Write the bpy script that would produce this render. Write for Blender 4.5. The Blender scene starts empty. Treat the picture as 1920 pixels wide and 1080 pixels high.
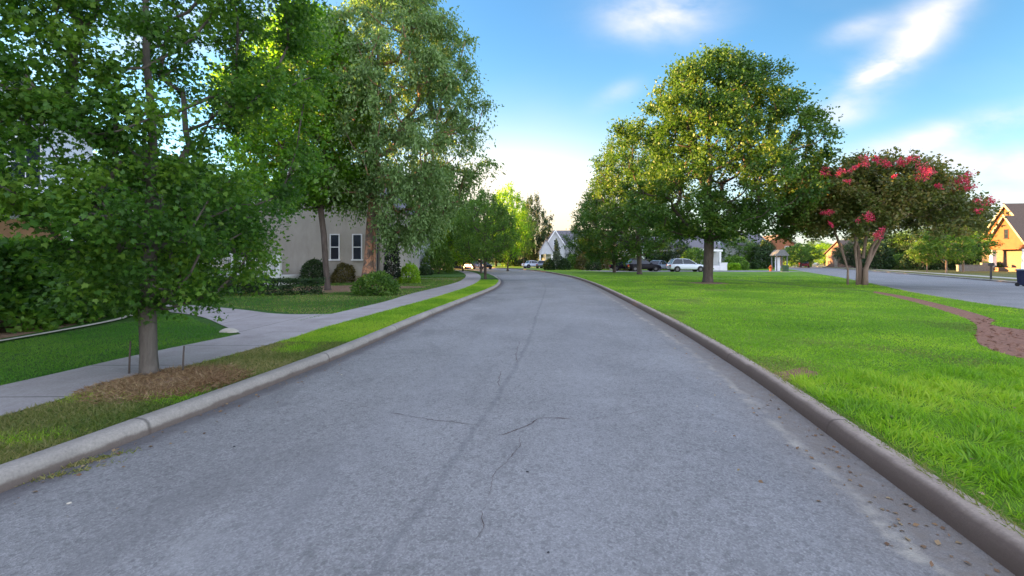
import bpy, math, random
import numpy as np
from math import radians as R, sin, cos, pi, sqrt
from mathutils import Vector, Matrix, noise as mnoise

# ------------------------------------------------------------------ camera, world, sun, exposure
scene = bpy.context.scene
COL = scene.collection
FPX, HZ, EYE = 850.0, 488.0, 1.6          # focal length and horizon in photo pixels, eye height in metres
cam_d = bpy.data.cameras.new('camera'); cam = bpy.data.objects.new('camera', cam_d); COL.objects.link(cam)
cam_d.sensor_width = 36; cam_d.lens = 36*FPX/1920; cam_d.shift_y = -(540-HZ)/1920
cam_d.clip_start = 0.05; cam_d.clip_end = 4000
cam.location = (0, 0, EYE); cam.rotation_euler = (R(90), 0, 0)
scene.camera = cam

SUN_AZ, SUN_EL = -76.0, 7.0               # degrees: azimuth from +Y (minus = left), elevation
scene.view_settings.view_transform = 'Standard'
scene.view_settings.look = 'None'
scene.view_settings.gamma = 1
scene.view_settings.exposure = 3.2
sun_d = bpy.data.lights.new('sun', 'SUN'); sun = bpy.data.objects.new('sun', sun_d); COL.objects.link(sun)
sun_d.energy = 4.4; sun_d.angle = R(0.6); sun_d.color = (1.0, 0.58, 0.20)
sdir = Vector((sin(R(SUN_AZ))*cos(R(SUN_EL)), cos(R(SUN_AZ))*cos(R(SUN_EL)), sin(R(SUN_EL))))
sun.rotation_euler = sdir.to_track_quat('Z', 'Y').to_euler()

class NT:
    """small node-tree helper"""
    def __init__(s, tree): s.t = tree
    def n(s, kind, **kw):
        nd = s.t.nodes.new(kind)
        for k, v in kw.items(): setattr(nd, k, v)
        return nd
    def l(s, a, b): s.t.links.new(a, b)
    def math(s, op, a, b=None, c=None, clamp=False):
        m = s.n('ShaderNodeMath', operation=op, use_clamp=clamp)
        for i, v in enumerate((a, b, c)):
            if v is None: continue
            if isinstance(v, (int, float)): m.inputs[i].default_value = v
            else: s.l(v, m.inputs[i])
        return m.outputs[0]
    def mix(s, fac, a, b, blend='MIX'):
        m = s.n('ShaderNodeMix', data_type='RGBA', blend_type=blend)
        for sock, v in ((m.inputs[0], fac), (m.inputs[6], a), (m.inputs[7], b)):
            if isinstance(v, (int, float)): sock.default_value = v
            elif isinstance(v, (tuple, list)): sock.default_value = (*v[:3], 1)
            else: s.l(v, sock)
        return m.outputs[2]
    def ramp(s, fac, stops, interp='LINEAR'):
        r = s.n('ShaderNodeValToRGB'); r.color_ramp.interpolation = interp
        e = r.color_ramp.elements
        while len(e) < len(stops): e.new(0.5)
        for i, (p, c) in enumerate(stops):
            e[i].position = p
            e[i].color = (c, c, c, 1) if isinstance(c, (int, float)) else (*c[:3], 1)
        s.l(fac, r.inputs[0]); return r.outputs[0]
    def noise(s, vec, scale, detail=3, rough=0.5, dist=0.0):
        n = s.n('ShaderNodeTexNoise'); n.inputs['Scale'].default_value = scale
        n.inputs['Detail'].default_value = detail; n.inputs['Roughness'].default_value = rough
        n.inputs['Distortion'].default_value = dist
        if vec is not None: s.l(vec, n.inputs['Vector'])
        return n.outputs['Fac']
    def scaled(s, vec, sc):
        m = s.n('ShaderNodeMapping'); m.inputs['Scale'].default_value = sc; s.l(vec, m.inputs[0]); return m.outputs[0]

w = bpy.data.worlds.new('World'); scene.world = w; w.use_nodes = True
w.node_tree.nodes.clear(); N = NT(w.node_tree)
sky = N.n('ShaderNodeTexSky', sky_type='NISHITA'); sky.sun_disc = False
sky.sun_elevation = R(SUN_EL); sky.sun_rotation = R(SUN_AZ)
sky.altitude = 0; sky.air_density = 1.0; sky.dust_density = 0.3; sky.ozone_density = 1.3
tc = N.n('ShaderNodeTexCoord'); sep = N.n('ShaderNodeSeparateXYZ'); N.l(tc.outputs['Generated'], sep.inputs[0])
yy = N.math('MAXIMUM', sep.outputs['Y'], 0.05)
cu = N.math('DIVIDE', sep.outputs['X'], yy); cv = N.math('DIVIDE', sep.outputs['Z'], yy)
front = N.math('GREATER_THAN', sep.outputs['Y'], 0.06)
comb = N.n('ShaderNodeCombineXYZ'); N.l(cu, comb.inputs[0]); N.l(cv, comb.inputs[1])
nz = N.noise(N.scaled(comb.outputs[0], (2.2, 5.0, 1)), 1.7, 7, 0.55, 0.25)
nz2 = N.noise(N.scaled(comb.outputs[0], (1.2, 2.6, 1)), 1.5, 4, 0.5, 0.3)
total = None
def cloud(px, py, lx, ly, rot, amt):
    """a wisp of cirrus round the direction of one point of the sky; lx, ly half sizes"""
    global total
    u0, v0 = (px-960)/FPX, (HZ-py)/FPX
    a = N.math('SUBTRACT', cu, u0); b = N.math('SUBTRACT', cv, v0)
    c, s_ = cos(R(rot)), sin(R(rot))
    x = N.math('ADD', N.math('MULTIPLY', a, c/(lx/FPX)), N.math('MULTIPLY', b, s_/(lx/FPX)))
    y = N.math('ADD', N.math('MULTIPLY', a, -s_/(ly/FPX)), N.math('MULTIPLY', b, c/(ly/FPX)))
    d = N.math('ADD', N.math('MULTIPLY', x, x), N.math('MULTIPLY', y, y))
    g = N.math('EXPONENT', N.math('MULTIPLY', d, -1.0))
    nn = N.math('MULTIPLY_ADD', nz, 3.2, -0.95)
    g = N.math('MULTIPLY', N.math('MULTIPLY', g, nn, clamp=True), amt)
    total = g if total is None else N.math('ADD', total, g)
cloud(1235, 22, 100, 48, 5, 1.2)
cloud(1155, 178, 42, 18, 25, 0.55)
cloud(1570, 212, 75, 22, 8, 0.8)
cloud(1730, 50, 190, 42, 44, 0.95)
cloud(1660, 120, 90, 22, 30, 0.9)
cloud(1600, 60, 60, 20, 20, 0.7)
cloud(1650, 130, 60, 22, 10, 0.6)
cloud(1790, 245, 190, 24, 14, 1.0)
cloud(1800, 310, 420, 36, 3, 1.0)
cloud(1890, 370, 220, 34, 0, 1.0)
cloud(300, 60, 260, 60, 8, 0.8)
wisps = N.math('MULTIPLY', N.ramp(nz2, [(0.55, 0.0), (0.75, 0.2)]), 0.35)
total = N.math('MULTIPLY', N.math('ADD', total, wisps, clamp=True), front)
skyc = N.n('ShaderNodeHueSaturation'); skyc.inputs['Saturation'].default_value = 1.2; skyc.inputs['Hue'].default_value = 0.505
N.l(sky.outputs[0], skyc.inputs['Color'])
lum = N.n('ShaderNodeRGBToBW'); N.l(sky.outputs[0], lum.inputs[0])
cl = N.mix(1.0, (1.0, 0.93, 0.92), (1, 1, 1), 'MIX')
cloudcol = N.n('ShaderNodeMix', data_type='RGBA', blend_type='MULTIPLY'); cloudcol.inputs[0].default_value = 1
cloudcol.inputs[6].default_value = (1.9, 1.75, 1.8, 1); N.l(lum.outputs[0], cloudcol.inputs[7])
def sstep(x, lo, hi):
    m_ = N.n('ShaderNodeMapRange', interpolation_type='SMOOTHSTEP'); N.l(x, m_.inputs[0])
    m_.inputs[1].default_value = lo; m_.inputs[2].default_value = hi; return m_.outputs[0]
# sky dimmed ahead; unseen sky overhead and behind brightened to fill the ground
over = N.math('MAXIMUM', sstep(sep.outputs['Z'], 0.50, 0.80), sstep(N.math('MULTIPLY', sep.outputs['Y'], -1.0), -0.05, 0.35))
fill_sky = N.mix(0.6, skyc.outputs[0], lum.outputs[0])
fill_sky = N.mix(1.0, fill_sky, (1.76, 1.61, 1.72), 'MULTIPLY')
ahead = N.mix(1.0, skyc.outputs[0], (0.36, 0.485, 0.56), 'MULTIPLY')
ahead = N.mix(N.math('MULTIPLY', sstep(cu, 0.25, 1.0), 0.30), ahead, (0.0, 0.0, 0.0))
base = N.mix(over, ahead, fill_sky)
# pale evening haze low over the horizon, warmest straight ahead
vz = N.math('DIVIDE', sep.outputs['Z'], 0.14)
hz_ = N.math('MULTIPLY', N.math('EXPONENT', N.math('MULTIPLY', N.math('MULTIPLY', vz, vz), -1.0)), 0.75)
base = N.mix(hz_, base, (1.02, 1.0, 1.08))
ga = N.math('DIVIDE', N.math('SUBTRACT', cu, -0.02), 0.30); gb = N.math('DIVIDE', N.math('SUBTRACT', cv, 0.09), 0.16)
gl = N.math('EXPONENT', N.math('MULTIPLY', N.math('ADD', N.math('MULTIPLY', ga, ga), N.math('MULTIPLY', gb, gb)), -1.0))
gl = N.math('MULTIPLY', N.math('MULTIPLY', gl, 1.5, clamp=True), front)
base = N.mix(gl, base, (1.32, 1.27, 1.20))
gy = N.math('MULTIPLY', N.math('EXPONENT', N.math('MULTIPLY', N.math('ABSOLUTE', N.math('DIVIDE', cv, 0.11)), -1.3)), gl)
base = N.mix(gy, base, (1.6, 1.15, 0.45))
final = N.mix(total, base, (1.12, 1.10, 1.18))
bg = N.n('ShaderNodeBackground'); bg.inputs['Strength'].default_value = 0.11; N.l(final, bg.inputs['Color'])
wo = N.n('ShaderNodeOutputWorld'); N.l(bg.outputs[0], wo.inputs[0])

rng = np.random.default_rng(7); rnd = random.Random(11)

# ------------------------------------------------------------------ helpers
def G(px, py, z=0.0):
    """point of the photograph that lies on the level z -> world x, y"""
    Y = (EYE-z)*FPX/(py-HZ); return ((px-960)/FPX*Y, Y)
def AT(px, Y): return (px-960)/FPX*Y
def ZT(py, Y): return EYE-(py-HZ)/FPX*Y

def tag(o, label, cat, group=None):
    o['label'] = label; o['category'] = cat
    if group: o['group'] = group
    return o
def empty(name, loc, rz=0.0):
    o = bpy.data.objects.new(name, None); o.empty_display_size = 0.3
    o.location = loc; o.rotation_euler = (0, 0, rz); COL.objects.link(o); return o
def mesh_obj(name, verts, faces, mats, parent=None, smooth=False, uvs=None, fmat=None):
    me = bpy.data.meshes.new(name); me.from_pydata([tuple(v) for v in verts], [], faces)
    if not isinstance(mats, (list, tuple)): mats = [mats]
    for m in mats: me.materials.append(m)
    if fmat is not None: me.polygons.foreach_set('material_index', fmat)
    if uvs is not None:
        uv = me.uv_layers.new(name='UVMap'); li = np.zeros(len(me.loops), dtype=np.int32)
        me.loops.foreach_get('vertex_index', li)
        uv.data.foreach_set('uv', np.asarray(uvs, dtype=np.float32)[li].ravel())
    if smooth: me.polygons.foreach_set('use_smooth', [True]*len(me.polygons))
    me.update()
    o = bpy.data.objects.new(name, me); COL.objects.link(o)
    if parent: o.parent = parent
    return o
def copy_tree(o, parent=None):
    c = o.copy(); COL.objects.link(c)
    if parent: c.parent = parent
    for ch in list(o.children): copy_tree(ch, c)
    return c

class MB:
    """collects simple shapes into one mesh"""
    def __init__(s): s.v = []; s.f = []
    def add(s, vs, fs):
        k = len(s.v); s.v += [tuple(v) for v in vs]; s.f += [tuple(i+k for i in f) for f in fs]; return s
    def box(s, x0, y0, z0, x1, y1, z1, bev=0.0):
        if bev > 0:
            b = min(bev, (x1-x0)*.45, (y1-y0)*.45)
            o = [(x0+b, y0), (x1-b, y0), (x1, y0+b), (x1, y1-b), (x1-b, y1), (x0+b, y1), (x0, y1-b), (x0, y0+b)]
            n = 8; zb = min(bev, (z1-z0)*.45)
            inn = [(x0+2*b if x < (x0+x1)/2 else x1-2*b, y0+b if y < (y0+y1)/2 else y1-b) for x, y in o]
            cx, cy = (x0+x1)/2, (y0+y1)/2
            def ins(p): return (cx+(p[0]-cx)*(1-b/max(.01, (x1-x0)/2)), cy+(p[1]-cy)*(1-b/max(.01, (y1-y0)/2)))
            vs = [(x, y, z0) for x, y in o]+[(x, y, z1-zb) for x, y in o]+[(*ins(p), z1) for p in o]
            fs = [(i, (i+1) % n, n+(i+1) % n, n+i) for i in range(n)]+[(n+i, n+(i+1) % n, 2*n+(i+1) % n, 2*n+i) for i in range(n)]
            fs += [tuple(range(2*n, 3*n)), tuple(range(n-1, -1, -1))]
            return s.add(vs, fs)
        return s.add([(x0,y0,z0),(x1,y0,z0),(x1,y1,z0),(x0,y1,z0),(x0,y0,z1),(x1,y0,z1),(x1,y1,z1),(x0,y1,z1)],
                     [(3,2,1,0),(4,5,6,7),(0,1,5,4),(1,2,6,5),(2,3,7,6),(3,0,4,7)])
    def prism(s, poly, axis, a, b):
        """poly of 2D points extruded along axis ('x','y','z') from a to b"""
        n = len(poly)
        def p3(p, t): return {'x': (t, p[0], p[1]), 'y': (p[0], t, p[1]), 'z': (p[0], p[1], t)}[axis]
        vs = [p3(p, a) for p in poly]+[p3(p, b) for p in poly]
        return s.add(vs, [tuple(range(n-1, -1, -1)), tuple(range(n, 2*n))]+[(i, (i+1) % n, n+(i+1) % n, n+i) for i in range(n)])
    def lathe(s, c, prof, n=12, axis='z'):
        vs = []; fs = []
        for r, z in prof:
            for i in range(n):
                a = 2*pi*i/n; q = (r*cos(a), r*sin(a), z)
                if axis == 'x': q = (z, r*cos(a), r*sin(a))
                if axis == 'y': q = (r*cos(a), z, r*sin(a))
                vs.append((c[0]+q[0], c[1]+q[1], c[2]+q[2]))
        m = len(prof)
        for j in range(m-1):
            for i in range(n): fs.append((j*n+i, j*n+(i+1) % n, (j+1)*n+(i+1) % n, (j+1)*n+i))
        fs += [tuple(range(n-1, -1, -1)), tuple(range((m-1)*n, m*n))]
        return s.add(vs, fs)
    def tube(s, pts, radii, n=8):
        pts = [Vector(p) for p in pts]; vs = []; fs = []
        ref = Vector((0.3, 0.9, 0.1)) if abs((pts[-1]-pts[0]).normalized().z) > .8 else Vector((0, 0, 1))
        for i, p in enumerate(pts):
            d = (pts[min(i+1, len(pts)-1)]-pts[max(i-1, 0)]).normalized()
            u = d.cross(ref).normalized(); v = d.cross(u)
            r = radii[i] if hasattr(radii, '__len__') else radii
            for k in range(n):
                a = 2*pi*k/n; vs.append(p+(u*cos(a)+v*sin(a))*r)
        for j in range(len(pts)-1):
            for i in range(n): fs.append((j*n+i, j*n+(i+1) % n, (j+1)*n+(i+1) % n, (j+1)*n+i))
        fs += [tuple(range(n-1, -1, -1)), tuple(range((len(pts)-1)*n, len(pts)*n))]
        return s.add(vs, fs)
    def build(s, name, m, parent=None, smooth=False): return mesh_obj(name, s.v, s.f, m, parent, smooth)

# ------------------------------------------------------------------ materials
def new_mat(name):
    m = bpy.data.materials.new(name); m.use_nodes = True; m.node_tree.nodes.clear()
    n = NT(m.node_tree); b = n.n('ShaderNodeBsdfPrincipled'); o = n.n('ShaderNodeOutputMaterial'); n.l(b.outputs[0], o.inputs[0])
    return m, n, b, o
def bump(n, b, h, strength=0.3, dist=0.01):
    bp = n.n('ShaderNodeBump'); bp.inputs['Strength'].default_value = strength; bp.inputs['Distance'].default_value = dist
    n.l(h, bp.inputs['Height']); n.l(bp.outputs[0], b.inputs['Normal'])
def pmat(name, c1, c2=None, scale=4, rough=0.7, bs=0.2, bscale=40, bdist=0.01, metal=0.0, spec=0.4, stretch=(1, 1, 1), coat=0.0):
    m, n, b, o = new_mat(name); c2 = c2 or tuple(x*0.8 for x in c1)
    tcn = n.n('ShaderNodeTexCoord'); v = n.scaled(tcn.outputs['Object'], stretch)
    f = n.noise(v, scale, 5, 0.6); col = n.ramp(f, [(0.35, c1), (0.65, c2)]); n.l(col, b.inputs['Base Color'])
    b.inputs['Roughness'].default_value = rough; b.inputs['Metallic'].default_value = metal
    b.inputs['Specular IOR Level'].default_value = spec; b.inputs['Coat Weight'].default_value = coat
    if bs > 0: bump(n, b, n.noise(v, bscale, 4, 0.6), bs, bdist)
    return m
def leaf_mat(name, c1, c2, c3, trans=0.4, spread=0.5):
    """leaf: three tones mixed per leaf and per spray, light shining through"""
    m, n, b, o = new_mat(name)
    a1 = n.n('ShaderNodeAttribute', attribute_name='lf'); a2 = n.n('ShaderNodeAttribute', attribute_name='cl')
    oi = n.n('ShaderNodeObjectInfo')
    f = n.math('ADD', n.math('MULTIPLY', a1.outputs['Fac'], 1-spread), n.math('MULTIPLY', a2.outputs['Fac'], spread))
    f = n.math('ADD', f, n.math('MULTIPLY_ADD', oi.outputs['Random'], 0.2, -0.1), clamp=True)
    col = n.ramp(f, [(0.12, c1), (0.5, c2), (0.9, c3)])
    n.l(col, b.inputs['Base Color']); b.inputs['Roughness'].default_value = 0.5; b.inputs['Specular IOR Level'].default_value = 0.35
    t = n.n('ShaderNodeBsdfTranslucent')
    tcol = n.mix(1.0, col, (1.5, 1.6, 0.7), 'MULTIPLY'); n.l(tcol, t.inputs['Color'])
    mx = n.n('ShaderNodeMixShader'); mx.inputs[0].default_value = trans
    n.l(b.outputs[0], mx.inputs[1]); n.l(t.outputs[0], mx.inputs[2]); n.l(mx.outputs[0], o.inputs[0])
    return m
def bark_mat(name, c1, c2, scale=9, peel=None):
    m, n, b, o = new_mat(name)
    tcn = n.n('ShaderNodeTexCoord'); v = n.scaled(tcn.outputs['Object'], (1, 1, 0.25))
    f = n.noise(v, scale, 6, 0.7, 0.6); col = n.ramp(f, [(0.3, c1), (0.7, c2)])
    if peel:
        g = n.noise(tcn.outputs['Object'], 3.5, 4, 0.6, 1.0); col = n.mix(n.ramp(g, [(0.45, 0.0), (0.55, 1.0)]), col, peel)
    n.l(col, b.inputs['Base Color']); b.inputs['Roughness'].default_value = 0.9; b.inputs['Specular IOR Level'].default_value = 0.2
    bump(n, b, n.noise(v, scale*3, 5, 0.7), 0.8, 0.03); return m

def asphalt(name, edges=False):
    m, n, b, o = new_mat(name)
    tcn = n.n('ShaderNodeTexCoord'); v = tcn.outputs['Object']
    sp = n.n('ShaderNodeTexVoronoi'); sp.inputs['Scale'].default_value = 95; n.l(v, sp.inputs['Vector'])
    sp2 = n.n('ShaderNodeTexVoronoi'); sp2.inputs['Scale'].default_value = 42; n.l(v, sp2.inputs['Vector'])
    gs = n.n('ShaderNodeRGBToBW'); n.l(sp.outputs['Color'], gs.inputs[0])
    gs2 = n.n('ShaderNodeRGBToBW'); n.l(sp2.outputs['Color'], gs2.inputs[0])
    base = n.ramp(gs.outputs[0], [(0.2, (0.205, 0.198, 0.19)), (0.42, (0.236, 0.229, 0.22)), (0.6, (0.252, 0.245, 0.235)), (0.82, (0.31, 0.30, 0.288))])
    dark = n.ramp(gs2.outputs[0], [(0.22, 1.0), (0.28, 0.0)])
    base = n.mix(n.math('MULTIPLY', dark, 0.4), base, (0.12, 0.115, 0.11))
    big = n.noise(v, 0.45, 4, 0.55, 0.4); base = n.mix(1.0, base, n.ramp(big, [(0.3, 0.84), (0.7, 1.12)]), 'MULTIPLY')
    mid = n.noise(v, 7, 4, 0.65); base = n.mix(1.0, base, n.ramp(mid, [(0.3, 0.9), (0.7, 1.08)]), 'MULTIPLY')
    if edges:
        uvn = n.n('ShaderNodeTexCoord'); su = n.n('ShaderNodeSeparateXYZ'); n.l(uvn.outputs['UV'], su.inputs[0])
        dl, dr = su.outputs[0], n.math('SUBTRACT', 6.15, su.outputs[0])
        wob = n.noise(n.scaled(v, (1, 1, 1)), 2.2, 5, 0.7); wob2 = n.noise(v, 9, 4, 0.7)
        # silt and stains that gather along the right gutter
        dr2 = n.math('ADD', dr, n.math('MULTIPLY_ADD', wob, -0.5, 0.25))
        silt = n.ramp(dr2, [(0.0, 0.9), (0.28, 0.9), (0.48, 0.35), (0.85, 0.0)])
        silt = n.math('MULTIPLY', silt, n.ramp(wob2, [(0.3, 0.45), (0.7, 1.0)]))
        base = n.mix(silt, base, (0.20, 0.165, 0.13))
        ridge = n.ramp(dr2, [(0.30, 0.0), (0.36, 0.8), (0.40, 0.6), (0.46, 0.0)])
        base = n.mix(n.math('MULTIPLY', ridge, n.ramp(wob, [(0.42, 0.0), (0.6, 1.0)])), base, (0.40, 0.36, 0.29))
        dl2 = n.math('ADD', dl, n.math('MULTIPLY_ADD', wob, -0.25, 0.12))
        sl = n.ramp(dl2, [(0.0, 1.0), (0.15, 0.9), (0.26, 0.25), (0.5, 0.0)])  # dark strip below the left kerb: its shade painted in, with some stain
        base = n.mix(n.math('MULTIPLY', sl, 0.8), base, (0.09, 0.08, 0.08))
        # the long seam of the paving lane
        seam = n.math('ABSOLUTE', n.math('SUBTRACT', n.math('ADD', dl, n.math('MULTIPLY_ADD', wob, 0.22, -0.11)), 2.92))
        near = n.math('MULTIPLY', n.ramp(seam, [(0.0, 1.0), (0.018, 0.8), (0.05, 0.0)]), n.ramp(wob, [(0.3, 0.3), (0.6, 1.0)]))
        base = n.mix(n.math('MULTIPLY', near, 0.42), base, (0.10, 0.10, 0.105))
        pt_ = n.noise(n.scaled(v, (1, .35, 1)), 0.9, 6, 0.7, 0.8)
        base = n.mix(n.ramp(pt_, [(0.54, 0.0), (0.62, 0.35)]), base, (0.16, 0.155, 0.15))
        oil = n.noise(v, 1.7, 3, 0.5); base = n.mix(n.ramp(oil, [(0.70, 0.0), (0.76, 0.45)]), base, (0.10, 0.095, 0.095))
        lite = n.noise(n.scaled(v, (1, .5, 1)), 1.3, 6, 0.75, 0.4); base = n.mix(n.ramp(lite, [(0.56, 0.0), (0.68, 0.3)]), base, (0.36, 0.35, 0.33))
        # worn wheel tracks
        tr = n.math('ABSOLUTE', n.math('SUBTRACT', n.math('ABSOLUTE', n.math('SUBTRACT', dl, 3.0)), 0.9))
        base = n.mix(n.math('MULTIPLY', n.ramp(tr, [(0.0, 1.0), (0.5, 0.0)]), 0.15), base, (0.30, 0.295, 0.30))
    n.l(base, b.inputs['Base Color']); b.inputs['Roughness'].default_value = 0.88; b.inputs['Specular IOR Level'].default_value = 0.25
    bump(n, b, n.math('ADD', sp.outputs['Distance'], n.noise(v, 160, 2)), 0.55, 0.006); return m

def concrete(name, c1, c2, joint=1.6, stain=0.0, face=False, reach=.12):
    m, n, b, o = new_mat(name)
    tcn = n.n('ShaderNodeTexCoord'); v = tcn.outputs['Object']
    su = n.n('ShaderNodeSeparateXYZ'); n.l(tcn.outputs['UV'], su.inputs[0])
    col = n.ramp(n.noise(v, 1.6, 6, 0.7, 0.3), [(0.3, c1), (0.7, c2)])
    col = n.mix(1.0, col, n.ramp(n.noise(v, 45, 3, 0.7), [(0.3, 0.82), (0.7, 1.12)]), 'MULTIPLY')
    if joint:
        k = n.math('ABSOLUTE', n.math('SUBTRACT', n.math('FRACT', n.math('DIVIDE', su.outputs[1], joint)), 0.5))
        j = n.ramp(k, [(0.0, 1.0), (0.007*1.6/joint, 0.7), (0.012*1.6/joint, 0.0)])
        col = n.mix(n.math('MULTIPLY', j, 0.7), col, (0.05, 0.045, 0.04))
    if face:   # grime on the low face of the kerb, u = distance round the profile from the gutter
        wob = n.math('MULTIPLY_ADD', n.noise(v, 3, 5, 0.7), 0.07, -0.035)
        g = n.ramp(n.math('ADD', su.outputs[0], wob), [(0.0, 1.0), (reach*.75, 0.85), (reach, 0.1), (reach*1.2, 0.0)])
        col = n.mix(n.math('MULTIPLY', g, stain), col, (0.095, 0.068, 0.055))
    n.l(col, b.inputs['Base Color']); b.inputs['Roughness'].default_value = 0.9; b.inputs['Specular IOR Level'].default_value = 0.2
    bump(n, b, n.noise(v, 90, 4, 0.7), 0.35, 0.006); return m

def turf(name, c1, c2, c3, stripes=False):
    m, n, b, o = new_mat(name)
    tcn = n.n('ShaderNodeTexCoord'); v = tcn.outputs['Object']
    f = n.noise(v, 0.35, 5, 0.6, 0.5); col = n.ramp(f, [(0.3, c1), (0.5, c2), (0.72, c3)])
    g = n.noise(v, 22, 5, 0.75); col = n.mix(1.0, col, n.ramp(g, [(0.3, 0.62), (0.7, 1.25)]), 'MULTIPLY')
    h = n.noise(v, 2.5, 4, 0.7); col = n.mix(1.0, col, n.ramp(h, [(0.3, 0.8), (0.7, 1.15)]), 'MULTIPLY')
    n.l(col, b.inputs['Base Color']); b.inputs['Roughness'].default_value = 0.9; b.inputs['Specular IOR Level'].default_value = 0.15
    bump(n, b, n.noise(v, 60, 4, 0.8), 0.8, 0.03); return m

M = {}
M['road'] = asphalt('asphalt', True); M['street'] = asphalt('street_asphalt')
M['walk'] = concrete('walk_concrete', (0.30, 0.265, 0.25), (0.40, 0.36, 0.34), 1.5)
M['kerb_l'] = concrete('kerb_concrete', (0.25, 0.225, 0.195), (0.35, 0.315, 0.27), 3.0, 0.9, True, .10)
M['kerb_r'] = concrete('kerb_concrete_stained', (0.30, 0.235, 0.185), (0.42, 0.34, 0.27), 3.0, 0.97, True, .20)
M['slab'] = concrete('slab_concrete', (0.42, 0.38, 0.31), (0.52, 0.48, 0.40), 0)
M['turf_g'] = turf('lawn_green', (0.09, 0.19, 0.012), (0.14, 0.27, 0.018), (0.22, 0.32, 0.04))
M['turf_d'] = turf('lawn_deep_green', (0.035, 0.085, 0.014), (0.05, 0.12, 0.018), (0.085, 0.145, 0.03))  # deeper green turf for the left lawn and far ground
M['turf_y'] = turf('lawn_dry', (0.10, 0.12, 0.03), (0.16, 0.16, 0.05), (0.21, 0.18, 0.08))
M['mulch'] = pmat('mulch', (0.17, 0.09, 0.05), (0.32, 0.20, 0.12), 30, 0.95, 0.9, 60, 0.03)
M['mulchwalk'] = pmat('red_mulch', (0.19, 0.085, 0.05), (0.29, 0.145, 0.09), 14, 0.95, 0.8, 50, 0.02)
M['crack'] = pmat('crack', (0.07, 0.05, 0.045), (0.13, 0.10, 0.09), 20, 1.0, 0)
M['bark'] = bark_mat('maple_bark', (0.075, 0.065, 0.055), (0.15, 0.13, 0.11))
M['bark_d'] = bark_mat('dark_bark', (0.055, 0.042, 0.034), (0.12, 0.095, 0.08))
M['bark_b'] = bark_mat('peeling_bark', (0.10, 0.075, 0.06), (0.20, 0.15, 0.12), 8, (0.42, 0.22, 0.13))
M['bark_s'] = bark_mat('smooth_bark', (0.17, 0.12, 0.095), (0.30, 0.22, 0.17), 5)
M['lf_maple'] = leaf_mat('maple_leaf', (0.026, 0.07, 0.011), (0.058, 0.15, 0.017), (0.15, 0.26, 0.028), 0.45, .65)
M['lf_maple2'] = leaf_mat('maple_leaf_bright', (0.06, 0.15, 0.012), (0.12, 0.26, 0.02), (0.20, 0.36, 0.03), 0.5)
M['lf_birch'] = leaf_mat('birch_leaf', (0.08, 0.145, 0.045), (0.14, 0.23, 0.075), (0.23, 0.33, 0.13), 0.38)
M['lf_oak'] = leaf_mat('broad_leaf', (0.035, 0.085, 0.014), (0.065, 0.135, 0.02), (0.14, 0.19, 0.025), 0.36, 0.65)
M['lf_myrtle'] = leaf_mat('myrtle_leaf', (0.06, 0.07, 0.02), (0.09, 0.125, 0.03), (0.20, 0.16, 0.05), 0.40)
M['lf_lime'] = leaf_mat('lime_leaf', (0.12, 0.24, 0.015), (0.22, 0.38, 0.02), (0.34, 0.48, 0.04), 0.5)
M['lf_dark'] = leaf_mat('dark_leaf', (0.015, 0.035, 0.012), (0.028, 0.06, 0.018), (0.05, 0.09, 0.025), 0.25)
M['lf_black'] = leaf_mat('black_green_leaf', (0.006, 0.014, 0.007), (0.012, 0.024, 0.01), (0.022, 0.04, 0.016), 0.1)
M['lf_mid'] = leaf_mat('mid_leaf', (0.05, 0.11, 0.02), (0.09, 0.18, 0.025), (0.16, 0.25, 0.04), 0.42)
M['lf_brown'] = leaf_mat('brownish_leaf', (0.06, 0.06, 0.02), (0.11, 0.10, 0.03), (0.18, 0.14, 0.05), 0.35)
M['lf_grey'] = leaf_mat('grey_green_leaf', (0.06, 0.085, 0.06), (0.10, 0.13, 0.09), (0.16, 0.19, 0.13), 0.3)
M['blossom'] = leaf_mat('blossom', (0.34, 0.02, 0.07), (0.60, 0.035, 0.12), (0.72, 0.14, 0.22), 0.40)
M['grass'] = leaf_mat('grass_blade', (0.12, 0.26, 0.016), (0.23, 0.40, 0.025), (0.38, 0.48, 0.05), 0.45, 0.45)
M['grass_d'] = leaf_mat('grass_blade_deep', (0.04, 0.15, 0.014), (0.08, 0.22, 0.018), (0.15, 0.28, 0.03), 0.4, 0.45)
M['grass_y'] = leaf_mat('grass_blade_dry', (0.08, 0.14, 0.02), (0.17, 0.19, 0.05), (0.34, 0.28, 0.13), 0.4, 0.5)
M['straw'] = leaf_mat('straw', (0.14, 0.07, 0.035), (0.24, 0.14, 0.07), (0.36, 0.26, 0.14), 0.2, 0.3)
M['straw_r'] = leaf_mat('mulch_chip', (0.12, 0.05, 0.03), (0.20, 0.09, 0.055), (0.31, 0.17, 0.11), 0.0, 0.3)
M['cream'] = pmat('cream_stucco', (0.36, 0.325, 0.28), (0.44, 0.40, 0.35), 1.6, 0.9, 0.6, 40, .02, stretch=(1, 1, .45))
M['white'] = pmat('white_paint', (0.74, 0.74, 0.75), (0.80, 0.80, 0.80), 2, 0.5, 0.05, 30)
M['bluew'] = pmat('pale_blue_siding', (0.52, 0.57, 0.64), (0.60, 0.64, 0.70), 2, 0.6, 0.05, 30)
M['tan'] = pmat('tan_siding', (0.34, 0.19, 0.10), (0.42, 0.25, 0.14), 3, 0.7, 0.1, 20)
M['shingle'] = pmat('roof_shingle', (0.10, 0.095, 0.105), (0.17, 0.16, 0.175), 14, 0.9, 0.5, 30, 0.02)
M['shingle_b'] = pmat('brown_shingle', (0.09, 0.06, 0.045), (0.14, 0.10, 0.075), 14, 0.9, 0.5, 30, 0.02)
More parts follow.
